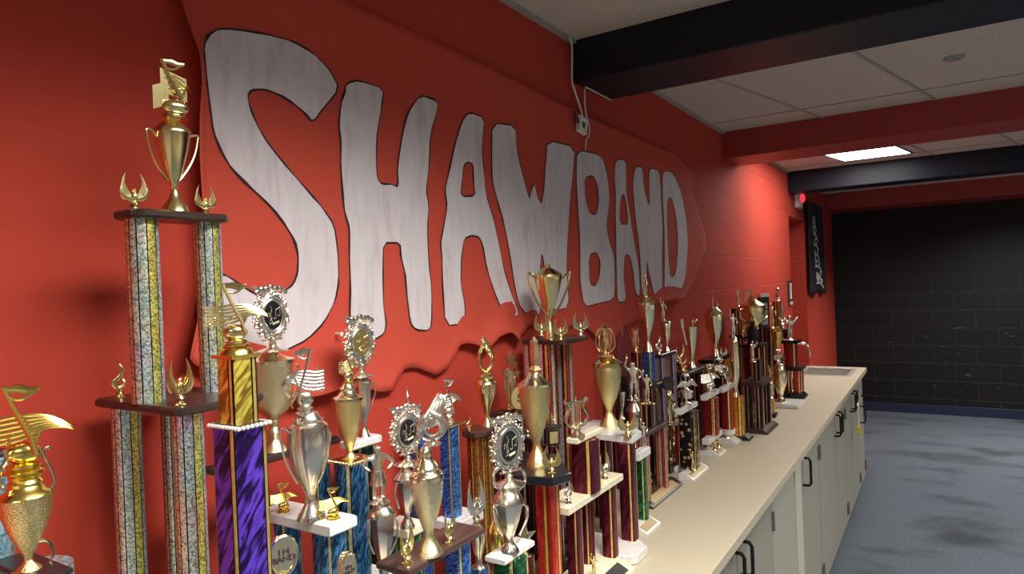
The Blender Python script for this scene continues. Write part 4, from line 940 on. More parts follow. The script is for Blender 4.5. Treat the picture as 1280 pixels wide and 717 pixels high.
# ------------------------------------------------------------------ the trophies, from the near end to the sink
B0 = CT+.022
def quad(tr, mat, r, zt, zb, inset=.012, p=2.0, which=(0, 1, 2, 3)):
    x0, x1, y0, y1 = tr.box[:4]; i = r+inset
    for k, (x, y) in enumerate(((x1-i, y0+i), (x0+i, y0+i), (x1-i, y1-i), (x0+i, y1-i))):
        if k in which: tr.colxy(mat, x, y, r, zt, zb, p)

# column cropped by the left edge
t = Trophy(.10, -4, 640, 'aqua prism column trophy cut off by the left edge behind the gold note cup')
zt = t.z(566); t.col(F_TEAL, -4, 640, 34, zt, B0, cap=BLACKM); t.base(WOOD, .03, .17, t.Y-.07, t.Y+.07)
t.fig('star', GOLD, -8, 566, 520)
# gold cup with a big music note
t = Trophy(.30, 33, 640, 'hammered gold cup at far left topped by a large gold music note')
t.plat(BLACK, -12, (44, 727), 94, .345, 6, .12); x0, x1, y0, y1, zb, zt = t.box
t.cup(HGOLD, [(618, 29), (622, 28.5), (640, 27), (660, 21), (677, 13), (690, 7), (694, 5), (699, 4.5), (703, 7), (708, 12), (714, 17), (717, 18)],
      [(619, 30), (616, 29), (612, 22), (606, 18), (602, 19), (598, 16), (594, 18), (590, 14), (588, 12)],
      [[(64, 612), (68, 600), (63, 585), (55, 570), (54, 562), (60, 558), (62, 562)], [(46, 677), (56, 675), (64, 682), (66, 695), (60, 706)], [(4, 612), (-1, 600), (2, 585), (9, 572), (5, 562)]], lmat=GOLDY, hmat=PALE, hr=2.2)
t.fig('note', GOLDY, 30, 592, 486, -35)
q = t.at(33, 720); t.colxy(F_TEAL, (x0+x1)/2, (y0+y1)/2, .038, zb, B0, 2); t.base(WOOD, x0, x1, y0, y1)

# tallest tower on the left
t = Trophy(.165, 220, 262, 'tallest tower: prism columns on two dark wood tiers with a gold two handled cup')
t.plat(WOOD, 115, (222, 511), 334, .27, 11, .06); lo = t.box; x0, x1, y0, y1, zb, zl = lo
quad(t, F_HOLO, .0205, zb, B0+.004, .012)
t.base(WOOD, x0-.003, x1+.01, y0-.01, y1+.001, B0+.004, plaque=PLATE, clip=.012)
t.plat(WOOD, 136, (169, 259), 292, .2, 11, .18); up = t.box
for px, wp in ((182, 38), (265, 31)):
    t.col(F_HOLO, px if px < 200 else 264, 400, wp, up[4], zl, X=.165)
t.cup(GOLD, [(166, 21), (170, 20.5), (185, 18), (205, 13), (222, 8), (231, 4.5), (236, 4), (242, 5), (250, 8), (257, 14), (261, 17)],
      [(167, 22), (163, 21.5), (158, 16), (154, 11), (150, 9.5), (148, 9)],
      [[(199, 172), (195, 170), (191, 164), (184, 161), (183, 166), (187, 186), (196, 207), (210, 226)], [(235, 172), (240, 170), (247, 170), (247, 176), (243, 195), (234, 213), (224, 226)]], px=217, py=215, hr=1.7)
t.fig('note_book', GOLD, 217, 149, 77, -20)
for px, yb, yt in ((168, 256, 209), (257, 262, 224)): t.fig('eagle', GOLD, px, yb, yt, -5)
t.fig('swirl', GOLD, 150, 497, 452, -25, X=.13)
p = t.at(226, 502, .245); t.fig('eagle', GOLD, 226, 503, 444, -10, X=.245, stretch=.75)

# purple streak column trophy
t = Trophy(.36, 301, 535, 'purple and gold streaked column trophy with a white beaded tier and gold note')
t.plat(BLACKM, 261, (298, 534), 337, .395, 5, 0, beads=plain('pearl_beads', (.75, .70, .62), .25)); x0, x1, y0, y1, zb, zt = t.box; cx, cy = (x0+x1)/2, (y0+y1)/2
ztop = t.z(446); d = depth(cx, cy, 1.4)/FOC
t.colxy(F_GOLDS, cx, cy, .0185, ztop, zt, 7); t.colxy(F_PURP, cx, cy, .0255, zb, B0, 7)
m = MB(); s_ = .0215; m.box(cx-s_, cx+s_, cy-s_, cy+s_, ztop, ztop+.005, .001); m.lathe([(.021, ztop+.005), (.019, ztop+.010), (.012, ztop+.016)], (cx, cy), 20); build(m, 'cap', GOLDY, t.root)
px_ = 296
t.fig('note', GOLD, 295, 437, 360, -35, X=cx)
t.base(BLACK, cx-.045, cx+.045, cy-.045, cy+.045, plaque=PLATE)

# tall loving cup with black medallion on wood tier
t = Trophy(.105, 343, 560, 'tall brushed gold loving cup with black oval medallion wreath on a wood tier')
t.plat(WOOD, 254, (275, 587), 426, .155, 10, .05); x0, x1, y0, y1, zb, zt = t.box
t.cup(HPALE, [(452, 27), (456, 26), (480, 25.5), (500, 24), (512, 19), (520, 10), (524, 6), (529, 7), (533, 5), (540, 8), (548, 7), (553, 9), (558, 17), (561, 20)],
      [(453, 28.5), (449, 28.5), (447, 20), (444, 13), (441, 9), (438, 6)],
      [[(316, 455), (313, 465), (315, 490), (322, 505), (320, 510)], [(371, 455), (374, 465), (372, 490), (364, 505), (366, 510)]], lmat=PALE)
t.wreath(341, 440, 358, 2)
for y in (y0+.045, y1-.035): t.colxy(F_BLUE, (x0+x1)/2, y, .019, zb, B0)
t.base(WOOD, x0, x1-.005, y0+.024, y1-.004)

# silver cup on white marble
t = Trophy(.30, 384, 642, 'polished silver cup on white marble tier between two small gold note figures')
t.plat(MARB, 324, (412, 657), 446, .345, 16, 0); x0, x1, y0, y1, zb, zt = t.box
t.cup(SILV, [(534, 23.5), (540, 25), (555, 26), (572, 24), (590, 18.5), (605, 11), (615, 6.5), (620, 5.5), (625, 6.5), (632, 10), (640, 15), (646, 18), (649, 18)],
      [(536, 25), (531, 24), (527, 18), (524, 19), (521, 15), (518, 14), (515, 12)],
      [[(362, 541), (354, 536), (350, 540), (353, 562), (361, 585), (372, 604)], [(406, 541), (411, 538), (413, 543), (410, 563), (403, 585), (394, 604)]], hr=1.4)
t.fig('note_flip', SILV, 382, 517, 438, -35, stretch=.68)
for px, yb, yt in ((349, 641, 604), (417, 651, 612)): t.fig('note', GOLDY, px, yb, yt, -25, X=.265 if px < 400 else .325, stretch=1.0)
t.colxy(F_BLUE, x0+.03, y0+.03, .021, zb, B0); t.colxy(F_BLUE, x1-.03, y1-.025, .021, zb, B0); t.colxy(F_BLUE, x0+.03, y1-.025, .021, zb, B0); t.colxy(F_BLUE, x1-.03, y0+.03, .019, zb, B0)
t.base(MARB, x0-.005, x1+.03, y0-.02, y1+.01, B0, plaque=PLATE)
INK = plain('brown_black_ink', (.05, .025, .03), .5)
ovals = []
for px, py, hw, hh, X in ((353, 693, 17.5, 24.5, .372), (433, 711, 12.5, 22, .372)):
    o, q, a, b = oval(t, px, py, hw, hh, -18 if px < 400 else 2, X, PALE)
    text_mesh('letters', '114\nBAND', min(b*.6, a*.60), INK, o, q, -18 if px < 400 else 2)
    m = MB(); qq = t.at(px, py+hh-1, X); m.lathe([(.014, B0), (.014, B0+.006), (.005, B0+.012), (.005, qq[2]-.004), (.009, qq[2]+.003)], (qq[0], qq[1]), 12); build(m, 'stem', GOLD, o)

# gold note cup on blue column
t = Trophy(.20, 438, 575, 'small gold cup with a note on a beaded gold tier over a round blue column')
t.plat(GOLD, 411, (439, 579), 467, .232, 4, 0, beads=GOLD); x0, x1, y0, y1, zb, zt = t.box
t.cup(HGOLD, [(498, 18), (502, 17.5), (520, 16), (540, 11.5), (556, 6), (562, 3.8), (566, 4), (570, 7), (575, 12)],
      [(499, 19.5), (496, 19), (493, 12), (488, 9), (485, 10), (482, 7), (479, 6)], lmat=PALE)
t.fig('note', GOLD, 436, 481, 438, -5, stretch=.8)
zc = t.z(716); t.col(F_BLUE, 441, 640, 41, zb, zc, X=(x0+x1)/2)
q = t.at(441, 640, (x0+x1)/2); m = MB(); m.box(q[0]-.045, q[0]+.045, q[1]-.05, q[1]+.05, zc-.016, zc, .002); build(m, 'platform', MARB, t.root)
t.col(F_BLUE, 441, 640, 34, zc-.016, B0, X=(x0+x1)/2); t.base(MARB, q[0]-.035, q[0]+.034, q[1]-.04, q[1]+.04)

# gold medallion wreath behind it
t = Trophy(.08, 455, 530, 'silver cup with a gold faced wreath medallion against the wall on white marble')
t.plat(MARB, 425, (441, 553), 477, .118, 11, 0); x0, x1, y0, y1, zb, zt = t.box
t.cup(SILV, [(477, 11), (482, 11), (500, 9.5), (518, 6), (528, 3), (534, 3.5), (539, 6), (545, 9)], [(478, 12), (475, 12), (472, 7), (469, 4)],
      [[(464, 479), (468, 478), (469, 490), (465, 505), (460, 516)], [(446, 479), (442, 478), (441, 490), (445, 505), (450, 516)]], facet=True, hr=1.1)
t.wreath(452, 472, 396, -2, disc=DISCG)
t.colxy(F_DGREEN, (x0+x1)/2, (y0+y1)/2, .024, zb, B0); t.base(MARB, x0, x1, y0, y1)

# silver dancer
t = Trophy(.30, 478, 660, 'silver cup with a silver figure standing hands on hips on its lid')
t.cup(SILV, [(644, 16), (648, 16), (670, 14), (690, 10), (700, 7), (706, 5), (712, 7), (718, 5), (728, 8), (736, 12), (740, 14)],
      [(644, 18), (640, 18), (637, 14), (633, 11), (629, 8), (626, 8)], [[(463, 648), (459, 655), (461, 675), (468, 692)], [(493, 648), (497, 655), (495, 675), (488, 692)]], facet=True, hr=1.1)
t.fig('majorette', SILV, 474, 630, 553, -30, stretch=1.35)
zb = t.z(740); m = MB(); m.box(t.X-.05, t.X+.03, t.Y-.035, t.Y+.035, zb-.014, zb, .002); build(m, 'platform', MARB, t.root)
t.colxy(F_DGREEN, t.X-.01, t.Y, .026, zb-.014, B0); t.base(MARB, t.X-.06, t.X+.035, t.Y-.04, t.Y+.04)

# silver medallion with spike on cup
t = Trophy(.20, 511, 655, 'silver cup with narrow black medallion wreath and tall silver spike on top')
t.plat(CREAM, 474, (509, 662), 534, .243, 13, 0); x0, x1, y0, y1, zb, zt = t.box
t.cup(SILV, [(598, 11), (603, 11.5), (620, 9.5), (636, 6), (643, 3.5), (648, 5), (653, 8), (658, 10)], [(599, 16), (596, 16), (593, 13), (588, 7), (584, 4), (580, 3)],
      [[(500, 602), (495, 606), (494, 620), (499, 635)], [(524, 602), (528, 606), (529, 620), (523, 635)]], facet=True, hr=1.3)
t.wreath(510, 582, 508, -12); t.fig('spire', SILV, 510, 511, 483, 0, stretch=1.6)
t.colxy(F_GREEN, x1-.026, (y0+y1)/2, .024, zb, B0); t.colxy(F_GREEN, x0+.026, (y0+y1)/2, .024, zb, B0); t.base(MARB, x0, x1, y0, y1)

# big hammered cup with horn figure
t = Trophy(.375, 540, 690, 'large hammered pale gold cup with a french horn figure on a long wood tier')
t.plat(WOODM, 470, (511, 712), 606, .42, 11, 0); x0, x1, y0, y1, zb, zt = t.box
t.cup(HPALE, [(597, 20.5), (602, 21), (620, 19), (640, 14), (655, 9), (661, 7), (666, 6.5), (672, 7.5), (680, 11), (688, 16), (692, 17)],
      [(598, 22), (594, 22), (591, 21), (587, 15), (583, 16), (578, 13), (573, 9), (569, 8), (566, 8.5), (562, 7), (558, 4)], lmat=PALE, px=537, py=640)
t.fig('french_horn', SILV, 541, 562, 498, -35, stretch=1.0)
t.fig('eagle', GOLD, 509, 704, 655, 15, X=.40); t.fig('eagle', GOLD, 570, 679, 638, 15, X=.375)
for y in (y0+.024, y1-.028): t.colxy(F_BLUE2, (x0+x1)/2, y, .017, zb, B0)
t.base(WOODM, x0, x1+.005, y0, y1, plaque=PLATE)

# royal blue wave column
t = Trophy(.12, 566, 528, 'royal blue wave foil column with a gold tier and silver bird note figure')
t.plat(PALE, 540, (561, 532), 582, .15, 4, 0); x0, x1, y0, y1, zb, zt = t.box
zc = t.z(640); t.colxy(F_BLUE2, (x0+x1)/2, (y0+y1)/2, .019, zb, zc, 6); t.fig('note', SILV, 562, 526, 474, -25, stretch=.7)
m = MB(); m.box(x0, x1+.02, y0-.01, y1+.03, zc-.022, zc, .002); build(m, 'platform', MARB, t.root)
t.colxy(F_BLUE2, (x0+x1)/2, (y0+y1)/2, .019, zc-.022, B0, 6); t.base(MARB, x0, x1+.01, y0, y1)
t = Trophy(.066, 522, 545, 'plain royal blue column standing behind the french horn cup')
zt = t.z(522); t.colxy(F_BLUE2, t.X, t.Y, .022, zt, B0, 6); t.base(MARB, t.X-.03, t.X+.03, t.Y-.03, t.Y+.03); t.fig('swirl', SILV, 524, 522, 500)

# gold cup with loop figure on mahogany hex tier
t = Trophy(.12, 610, 530, 'slim gold cup with a looped torch figure on a mahogany tier')
t.plat(WOODM, 571, (600, 541), 626, .165, 8, .25); x0, x1, y0, y1, zb, zt = t.box
t.cup(GOLD, [(478, 13), (482, 13), (495, 10.5), (508, 6), (516, 2.8), (521, 3), (526, 6), (531, 9)], [(479, 14), (476, 13), (473, 9), (470, 10), (467, 7)], px=609, py=500)
t.fig('torch_loop', GOLD, 608, 469, 419, -20)
t.fig('swirl', BRONZ, 587, 542, 523, -20, X=.13)
t.colxy(F_ORNG, (x0+x1)/2, y0+.033, .020, zb, B0, 5); t.colxy(F_ORNG, (x0+x1)/2, y1-.033, .020, zb, B0, 5); t.base(WOODM, x0, x1, y0, y1)

# gold star group
t = Trophy(.085, 638, 512, 'rose gold figure of clustered stars on a dark base beside the tower of stripes')
zb = t.z(512); t.fig('star_group', BRONZ, 637, 512, 436, -15)
m = MB(); m.box(t.X-.04, t.X+.04, t.Y-.045, t.Y+.05, zb-.02, zb, .003); build(m, 'platform', WOOD, t.root)
t.colxy(F_DARK, t.X, t.Y, .03, zb-.02, B0, 6); t.base(WOOD, t.X-.05, t.X+.05, t.Y-.04, t.Y+.045)
q = t.at(649, 497, .13); m = MB(); r = t.w(11, q[:2]); m.slab([(r*math.cos(k*PI/14), r*1.25*math.sin(k*PI/14)) for k in range(28)], q, -40, .008); o = build(m, 'plaque', PLATE, t.root)
a = math.radians(-40); text_mesh('letters', 'S', r*1.3, INK, o, (q[0]+.0046*math.cos(a), q[1]+.0046*math.sin(a), q[2]), -40)
m = MB(); m.tube([(q[0], q[1], q[2]-r*1.2), (q[0]-.01, q[1], zb)], .005, 8); build(m, 'stem', GOLD, o)

# large gold cup on red columns
t = Trophy(.34, 672, 585, 'large hammered gold cup with obelisk finial on a black tier above a red foil column')
z = t.at(691, 597, .375)[2]; P_ = [tuple(map(float, on_z(a, b, z))) for a, b in ((641, 593), (691, 597), (714, 590), (695, 567), (652, 563))]
t.poly('platform', BLACK, P_, .021); zb, zt = t.pz
t.cup(HGOLD, [(481, 20), (486, 20), (505, 18.5), (525, 14), (543, 8), (552, 4.8), (556, 4.8), (563, 7), (572, 11), (579, 14), (583, 14.5)],
      [(482, 22), (479, 22), (476, 17), (473, 12), (470, 9), (467, 7)], lmat=PALE)
t.fig('obelisk', BRONZ, 669, 470, 423, 0); t.fig('eagle', GOLD, 690, 589, 556, -50, X=.355)
q = t.at(686, 660, .325); t.colxy(F_RED, q[0], q[1], .0235, zb, B0, 7); q2 = t.at(664, 650, .29)
t.base(BLACK, .272, .385, q[1]-.06, q[1]+.026)
# silver medallion cup
t = Trophy(.36, 638, 690, 'faceted silver cup holding a round black script medallion in a leafy silver wreath')
t.plat(MARB, 606, (631, 699), 668, .395, 9, 0); x0, x1, y0, y1, zb, zt = t.box
t.cup(SILV, [(626, 18.5), (631, 18), (650, 13), (666, 7), (672, 4.5), (677, 5), (681, 8), (686, 11.5), (689, 12)], [(627, 20), (623, 19), (616, 15), (610, 10), (605, 6)],
      [[(654, 630), (659, 634), (658, 650), (650, 668)], [(621, 630), (617, 634), (620, 652), (628, 668)], [(626, 612), (618, 605), (617, 592), (622, 585)], [(648, 612), (656, 602), (655, 590), (650, 585)]], facet=True, hr=2.0)
t.wreath(637, 612, 524, -16, stretch=.95)
t.colxy(F_GREEN, (x0+x1)/2, (y0+y1)/2, .029, zb, B0, 6); t.base(MARB, x0-.005, x1, y0-.01, y1+.01)
# pieces behind and between them
t = Trophy(.26, 597, 660, 'small silver leaf figure cup behind the wood tier of the french horn cup')
t.cup(SILV, [(664, 9), (672, 9), (690, 6), (697, 3), (704, 5), (708, 8)], [(665, 10), (661, 10), (656, 6)]); t.fig('eagle', SILV, 596, 658, 598, -10, stretch=.7)
zb = t.z(708); t.colxy(F_BLUE2, t.X, t.Y, .018, zb, B0, 6); t.base(MARB, t.X-.035, t.X+.03, t.Y-.035, t.Y+.035)
t = Trophy(.22, 622, 690, 'squat yellow gold lidded cup tucked behind the script medallion cup')
t.cup(GOLDY, [(665, 12), (672, 13), (690, 10), (702, 5), (708, 8), (712, 10)], [(666, 13), (662, 12), (655, 7), (648, 3), (640, 1.5)])
zb = t.z(712); t.colxy(F_ORNG, t.X, t.Y, .022, zb, B0, 6); t.base(WOODM, t.X-.035, t.X+.035, t.Y-.035, t.Y+.035)
t = Trophy(.235, 658, 690, 'pale gold star figure leaning out beside the red foil column')
t.fig('star', PALE, 657, 694, 655, -30); zb = t.z(694); t.colxy(F_MAROON, t.X, t.Y, .016, zb, B0, 6); t.base(BLACKM, t.X-.03, t.X+.03, t.Y-.028, t.Y+.028)

# four column tower with gold cup
t = Trophy(.125, 688, 418, 'four column striped tower with a polished gold two handled cup and small eagles')
t.plat(WOOD, 637.5, (705, 425), 738, .2, 6, .08, xmin=.05); x0, x1, y0, y1, zb, zt = t.box; x1 = .150; t.box = (.04, x1, y0, y1, zb, zt)
quad(t, F_MULTI, .0225, zb, B0, .008, 5); t.base(WOOD, x0, x1+.004, y0-.01, y1+.01)
t.cup(GOLD, [(345, 18), (349, 17.5), (362, 14.5), (378, 9), (390, 4.5), (396, 2.8), (402, 4), (410, 6.5), (418, 9)], [(346, 18.5), (343, 18), (339, 12), (336, 8), (334, 3.5), (330, 3)],
      [[(671, 347), (667, 345), (662, 341), (661, 346), (665, 362), (674, 381), (684, 395)], [(703, 347), (706, 345), (711, 340), (712, 346), (708, 362), (700, 381), (691, 395)]], hr=1.6, px=686, py=380)
for px, X, yb, yt in ((653, .075, 419, 395), (677, .16, 420, 393), (701, .185, 424, 397), (726, .175, 420, 391)): t.fig('eagle', GOLD if px != 726 else PALE, px, yb, yt, -40, X=X)

# lyre trophy on cream and maroon
t = Trophy(.32, 731, 552, 'gold lyre on a cream block over maroon columns with a cream tier and black plate')
t.plat(CREAM, 708, (722, 548), 753, .355, 8, 0); a0, a1, b0, b1, zb, zt = t.box
t.fig('lyre', PALE, 730, 546, 498, -25)
z_ = t.at(710, 635, .36)[2]; ya = t.at(710, 635, .36)[1]; yb_ = y_at(778, .36, z_)
m = MB(); m.box(.275, .362, ya, yb_, z_-.019, z_, .002); build(m, 'platform', CREAM, t.root)
t.colxy(F_MAROON, (a0+a1)/2, (b0+b1)/2, .031, zb, z_, 5)
zb2 = CT+.028
for px, py, X in ((718, 660, .335), (762, 650, .335), (733, 660, .297)): t.col(F_MAROON, px, py, 17, z_-.019, zb2, X=X, p=5)
t.base(CREAM, .272, .405, ya-.002, 1.692, zb2, slope=.045, plaque=BLACKM)
t.fig('eagle', PALE, 757, 621, 589, -10, X=.338, zb=z_); t.fig('swirl', SILV, 711, 632, 603, -30, X=.345, zb=z_); t.fig('victory', GOLD, 742, 701, 672, -30, X=.355, zb=zb2)
# script plaque leaning next to it
t = Trophy(.40, 720, 712, 'grey pentagon plaque with dark brown edge and black script leaning by the cream base', 'plaque', name='award_plaque')
q = t.at(703, 716, .42); X = .415
ring = [t.at(a, b, X) for a, b in ((698, 666), (733, 690), (736, 702), (728, 730), (698, 742))]
def flat(pts, dx, t0):
    o = ring[0]; return [(p[1]-o[1], p[2]-o[2]) for p in pts]
pts = flat(ring, 0, 0); zmin = min(p[1] for p in pts); o = (X-.012, ring[0][1], CT-zmin)
m = MB(); m.slab(pts, o, -8, .012); build(m, 'backing', WOOD, t.root)
c = (sum(p[0] for p in pts)/5, sum(p[1] for p in pts)/5); pin = [(c[0]+(p[0]-c[0])*.9, c[1]+(p[1]-c[1])*.9) for p in pts]
a = math.radians(-8); n = (math.cos(a), math.sin(a)); u = (-n[1], n[0])
m = MB(); m.slab(pin, (o[0]+n[0]*.0065, o[1]+n[1]*.0065, o[2]), -8, .002); f = build(m, 'face', plain('pale_grey_plate', (.42, .42, .46), .3, .4), t.root)
m = MB(); random.seed(5)
for r in range(6):
    for k in range(4):
        y, z = c[0]-.022+k*.013+random.uniform(-.003, .003), c[1]+.05-r*.015+random.uniform(-.003, .003)-.4*(k*.013)
        if abs(y-c[0]) > .03: continue
        P_ = [(y, z), (y+.004, z+.006), (y+.007, z-.004), (y+.011, z+.003)]
        m.tube([(o[0]+n[0]*.008+u[0]*a_, o[1]+n[1]*.008+u[1]*a_, o[2]+b_) for a_, b_ in P_], .0011, 5)
build(m, 'script', BLACKM, f)
m = MB(); m.prism([(o[0]-.004, ring[0][1]+.01), (o[0]-.05, ring[0][1]+.02), (o[0]-.05, ring[0][1]+.03), (o[0]-.004, ring[0][1]+.045)], CT, CT+.05, .001); build(m, 'easel_back', WOOD, t.root)

# hammered yellow gold cup with lantern
t = Trophy(.27, 762, 530, 'yellow gold hammered cup with a lantern finial on a white tier over maroon columns')
z = t.at(790, 547, .36)[2]; P_ = [tuple(map(float, on_z(a, b, z))) for a, b in ((714, 537), (790, 546.5), (802, 538), (775, 525.5), (741, 524))]
t.poly('platform', MARB, P_, .020); zb, zt = t.pz
t.cup(HGOLD, [(456, 17), (461, 17.5), (480, 15.5), (497, 10), (508, 5), (513, 4), (517, 5), (523, 8), (529, 12), (532, 12.5)],
      [(457, 19), (453, 18.5), (450, 14), (447, 9), (444, 7.5)], lmat=GOLD)
t.fig('lantern', BRONZ, 757, 446, 405, 0); t.fig('eagle', GOLD, 785, 541, 507, -45, X=.345)
t.col(F_MAROON, 785.5, 610, 18.5, zb, CT+.028, X=.335, p=6); t.col(F_MAROON, 757, 600, 16, zb, CT+.028, X=.24, p=6); t.col(F_MAROON, 733, 600, 15, zb, CT+.028, X=.2, p=6)
t.base(MARB, .19, .398, 1.70, 1.83, CT+.028, clip=.03)
# green column
t = Trophy(.285, 800, 556, 'slim green foil column with small white tier and white plaque base')
t.plat(MARB, 788, (799, 566), 813, .315, 11, 0); x0, x1, y0, y1, zb, zt = t.box
t.colxy(F_GREEN, (x0+x1)/2, (y0+y1)/2, .0165, zb, B0, 4); t.base(MARB, x0-.02, .345, y0-.035, 2.05, B0, slope=.035, plaque=PLATE)
t.fig('victory', SILV, 800, 555, 522, -30)
# silver statuette cups
t = Trophy(.13, 792, 530, 'silver faceted cup with a tall silver abstract figure behind the white tier')
t.cup(SILV, [(513, 7.5), (517, 8), (535, 6), (546, 2.8), (552, 4), (558, 7)], [(513, 10), (510, 9), (504, 5), (500, 3)], px=793, py=530, facet=True); t.fig('victory', SILV, 792, 502, 450, -40, stretch=1.3)
zb = t.z(558); t.colxy(F_BROWN, t.X, t.Y, .018, zb, B0, 6); t.base(MARB, t.X-.024, t.X+.024, t.Y-.03, t.Y+.03)
t = Trophy(.062, 776.5, 500, 'plain silver cup with flared bowl just behind the yellow gold lantern cup')
t.cup(SILV, [(489, 6.5), (494, 6), (506, 4), (513, 1.8), (519, 3), (523, 5)]); zb = t.z(523); t.colxy(F_DARK, t.X, t.Y, .014, zb, B0, 6); t.base(BLACKM, t.X-.019, t.X+.019, t.Y-.022, t.Y+.022)

# pink striped two tier trophy
t = Trophy(.20, 809, 530, 'brown striped column on a dark tier with pink and orange striped legs and brass plate')
t.plat(WOOD, 793, (808, 541), 835, .26, 6, 0, xmin=.187); x0, x1, y0, y1, zb, zt = t.box
ztop = t.z(501); t.col(F_BROWN, 810, 520, 17, ztop, zt, X=.222, p=5, cap=GOLD); t.fig('victory', PALE, 809, 501, 462, -35, X=.222)
quad(t, F_PINK, .0165, zb, B0, .003, 5); t.base(WOOD, .187, .275, 2.17, 2.48, CT+.026, slope=.04, plaque=PLATE)
t.fig('swirl', GOLD, 812, 612, 585, -20, X=.245)
# tall slim gold cup on blue column
t = Trophy(.10, 810, 438, 'slim pale gold cup with a tall spire on a blue column below the banner')
t.cup(PALE, [(380, 12), (384, 12), (398, 9), (412, 5), (422, 2.2), (427, 3), (433, 5), (439, 7)], [(381, 12.5), (378, 12), (375, 7), (372, 4)], px=809, py=400); t.fig('spire', PALE, 808, 374, 342, stretch=1.6)
t.fig('victory', PALE, 806, 378, 352, stretch=.8)
zb = t.z(439); zc = t.z(478); t.colxy(F_BLUE2, t.X, t.Y, .023, zb, zc, 5); m = MB(); m.box(t.X-.04, t.X+.04, t.Y-.056, t.Y+.056, zc-.015, zc, .002); build(m, 'platform', WOOD, t.root)
for dy in (-.032, .032): t.colxy(F_DARK, t.X, t.Y+dy, .021, zc-.015, B0, 5)
t.base(WOOD, t.X-.04, t.X+.04, t.Y-.056, t.Y+.056)
# red column with tall dark crest
t = Trophy(.108, 795, 440, 'maroon column with a copper crest figure left of the blue column')
zt = t.z(440); t.colxy(F_MAROON, t.X, t.Y, .017, zt, B0, 5); t.fig('lyre', BRONZ, 795, 440, 408, 0, stretch=.8); t.base(WOODM, t.X-.025, t.X+.025, t.Y-.027, t.Y+.027)
mg, nt, b = newmat('dark_red_acrylic'); b.inputs['Base Color'].default_value = (.55, .25, .28, 1); b.inputs['Transmission Weight'].default_value = .85; b.inputs['Roughness'].default_value = .08; b.inputs['IOR'].default_value = 1.3
t = Trophy(.048, 782, 455, 'tall clear pointed acrylic arch award behind the yellow gold cup', 'award', name='acrylic_award')
z0 = t.z(470); zt = t.z(405); h = zt-z0; m = MB()
m.slab([(-.04, 0), (.04, 0), (.045, h*.35), (.032, h*.7), (0, h), (-.032, h*.7), (-.045, h*.35)], (t.X, t.Y, z0), -8, .014); build(m, 'panel', mg, t.root)
t.colxy(BLACKM, t.X, t.Y, .018, z0, B0, 6); t.base(BLACKM, .02, .076, t.Y-.03, t.Y+.03)
# small cup on violet stripes
t = Trophy(.085, 832, 437, 'small gold cup with thin figure on a dark tier over violet and gold stripes')
t.plat(WOOD, 812, (826, 443), 845, .13, 5, 0); x0, x1, y0, y1, zb, zt = t.box
t.cup(PALE, [(405, 6.5), (408, 6.5), (418, 5), (427, 2.5), (430, 1.8), (434, 3), (438, 4.5)], [(406, 7), (403, 6.5), (400, 3)], px=833, py=420); t.fig('victory', PALE, 829, 402, 375, -30); t.fig('swirl', SILV, 824, 442, 418, -30, X=.12)
quad(t, F_VIOLET, .024, zb, B0, .004, 5); t.base(WOOD, x0, x1, y0, y1)
# disc award and ring award
t = Trophy(.168, 838, 590, 'gold ring figure on a black box base under a round black disc')
z1 = CT+.035; t.base(BLACK, t.X-.026, t.X+.020, t.Y-.05, t.Y+.03, z1, plaque=None)
m = MB(); q = t.at(840, 545); r = t.w(7.5); rz = t.z(530)-t.z(545)
m.tube([(q[0], q[1]+r*math.sin(a_), q[2]+rz*math.cos(a_)) for a_ in np.linspace(0, 2*PI, 25)], .0045, 8); build(m, 'ring', GOLD, t.root)
t.fig('majorette', SILV, 839, 586, 535, -30, zb=z1, stretch=.8)
m = MB(); m.tube([t.at(838, 560), t.at(837, 520), t.at(836, 492)], .006, 8); build(m, 'stem', GOLD, t.root)
t.fig('star_group', PALE, 838, 530, 488, -25)
q = t.at(835, 479); r = t.w(8.3); m = MB(); m.slab([(r*math.cos(k*PI/14), r*1.05*math.sin(k*PI/14)) for k in range(28)], q, -35, .012); build(m, 'disc', plain('smoked_black_disc', (.03, .022, .020), .3), t.root)
m = MB(); m.tube([t.at(835, 487), t.at(836, 494)], .006, 8); build(m, 'disc_mount', GOLD, t.root)
t = Trophy(.165, 817, 490, 'black diamond shaped award on a dark column near the round disc')
q = t.at(817, 481); r = t.w(7); m = MB(); m.slab([(-r, 0), (-.2*r, r*.8), (r, -.1*r), (.2*r, -r*.9)], q, -35, .014); build(m, 'panel', BLACK, t.root)
t.colxy(F_DARK, t.X, t.Y, .011, q[2]-r*.55, B0, 6); t.base(BLACKM, t.X-.017, t.X+.017, t.Y-.022, t.Y+.022)
t = Trophy(.215, 848, 526, 'narrow bright red column with a white tier in front of the violet stripes')
t.plat(MARB, 839, (845, 527), 853, .206, 6, 0, xmin=.190); x0, x1, y0, y1, zb, zt = t.box
t.colxy(F_CRED, (x0+x1)/2, (y0+y1)/2, .011, zb, B0, 5); t.fig('urn_ribbon', SILV, 844, 526, 503, -75, stretch=.55); t.base(MARB, x0, x1, y0, y1)
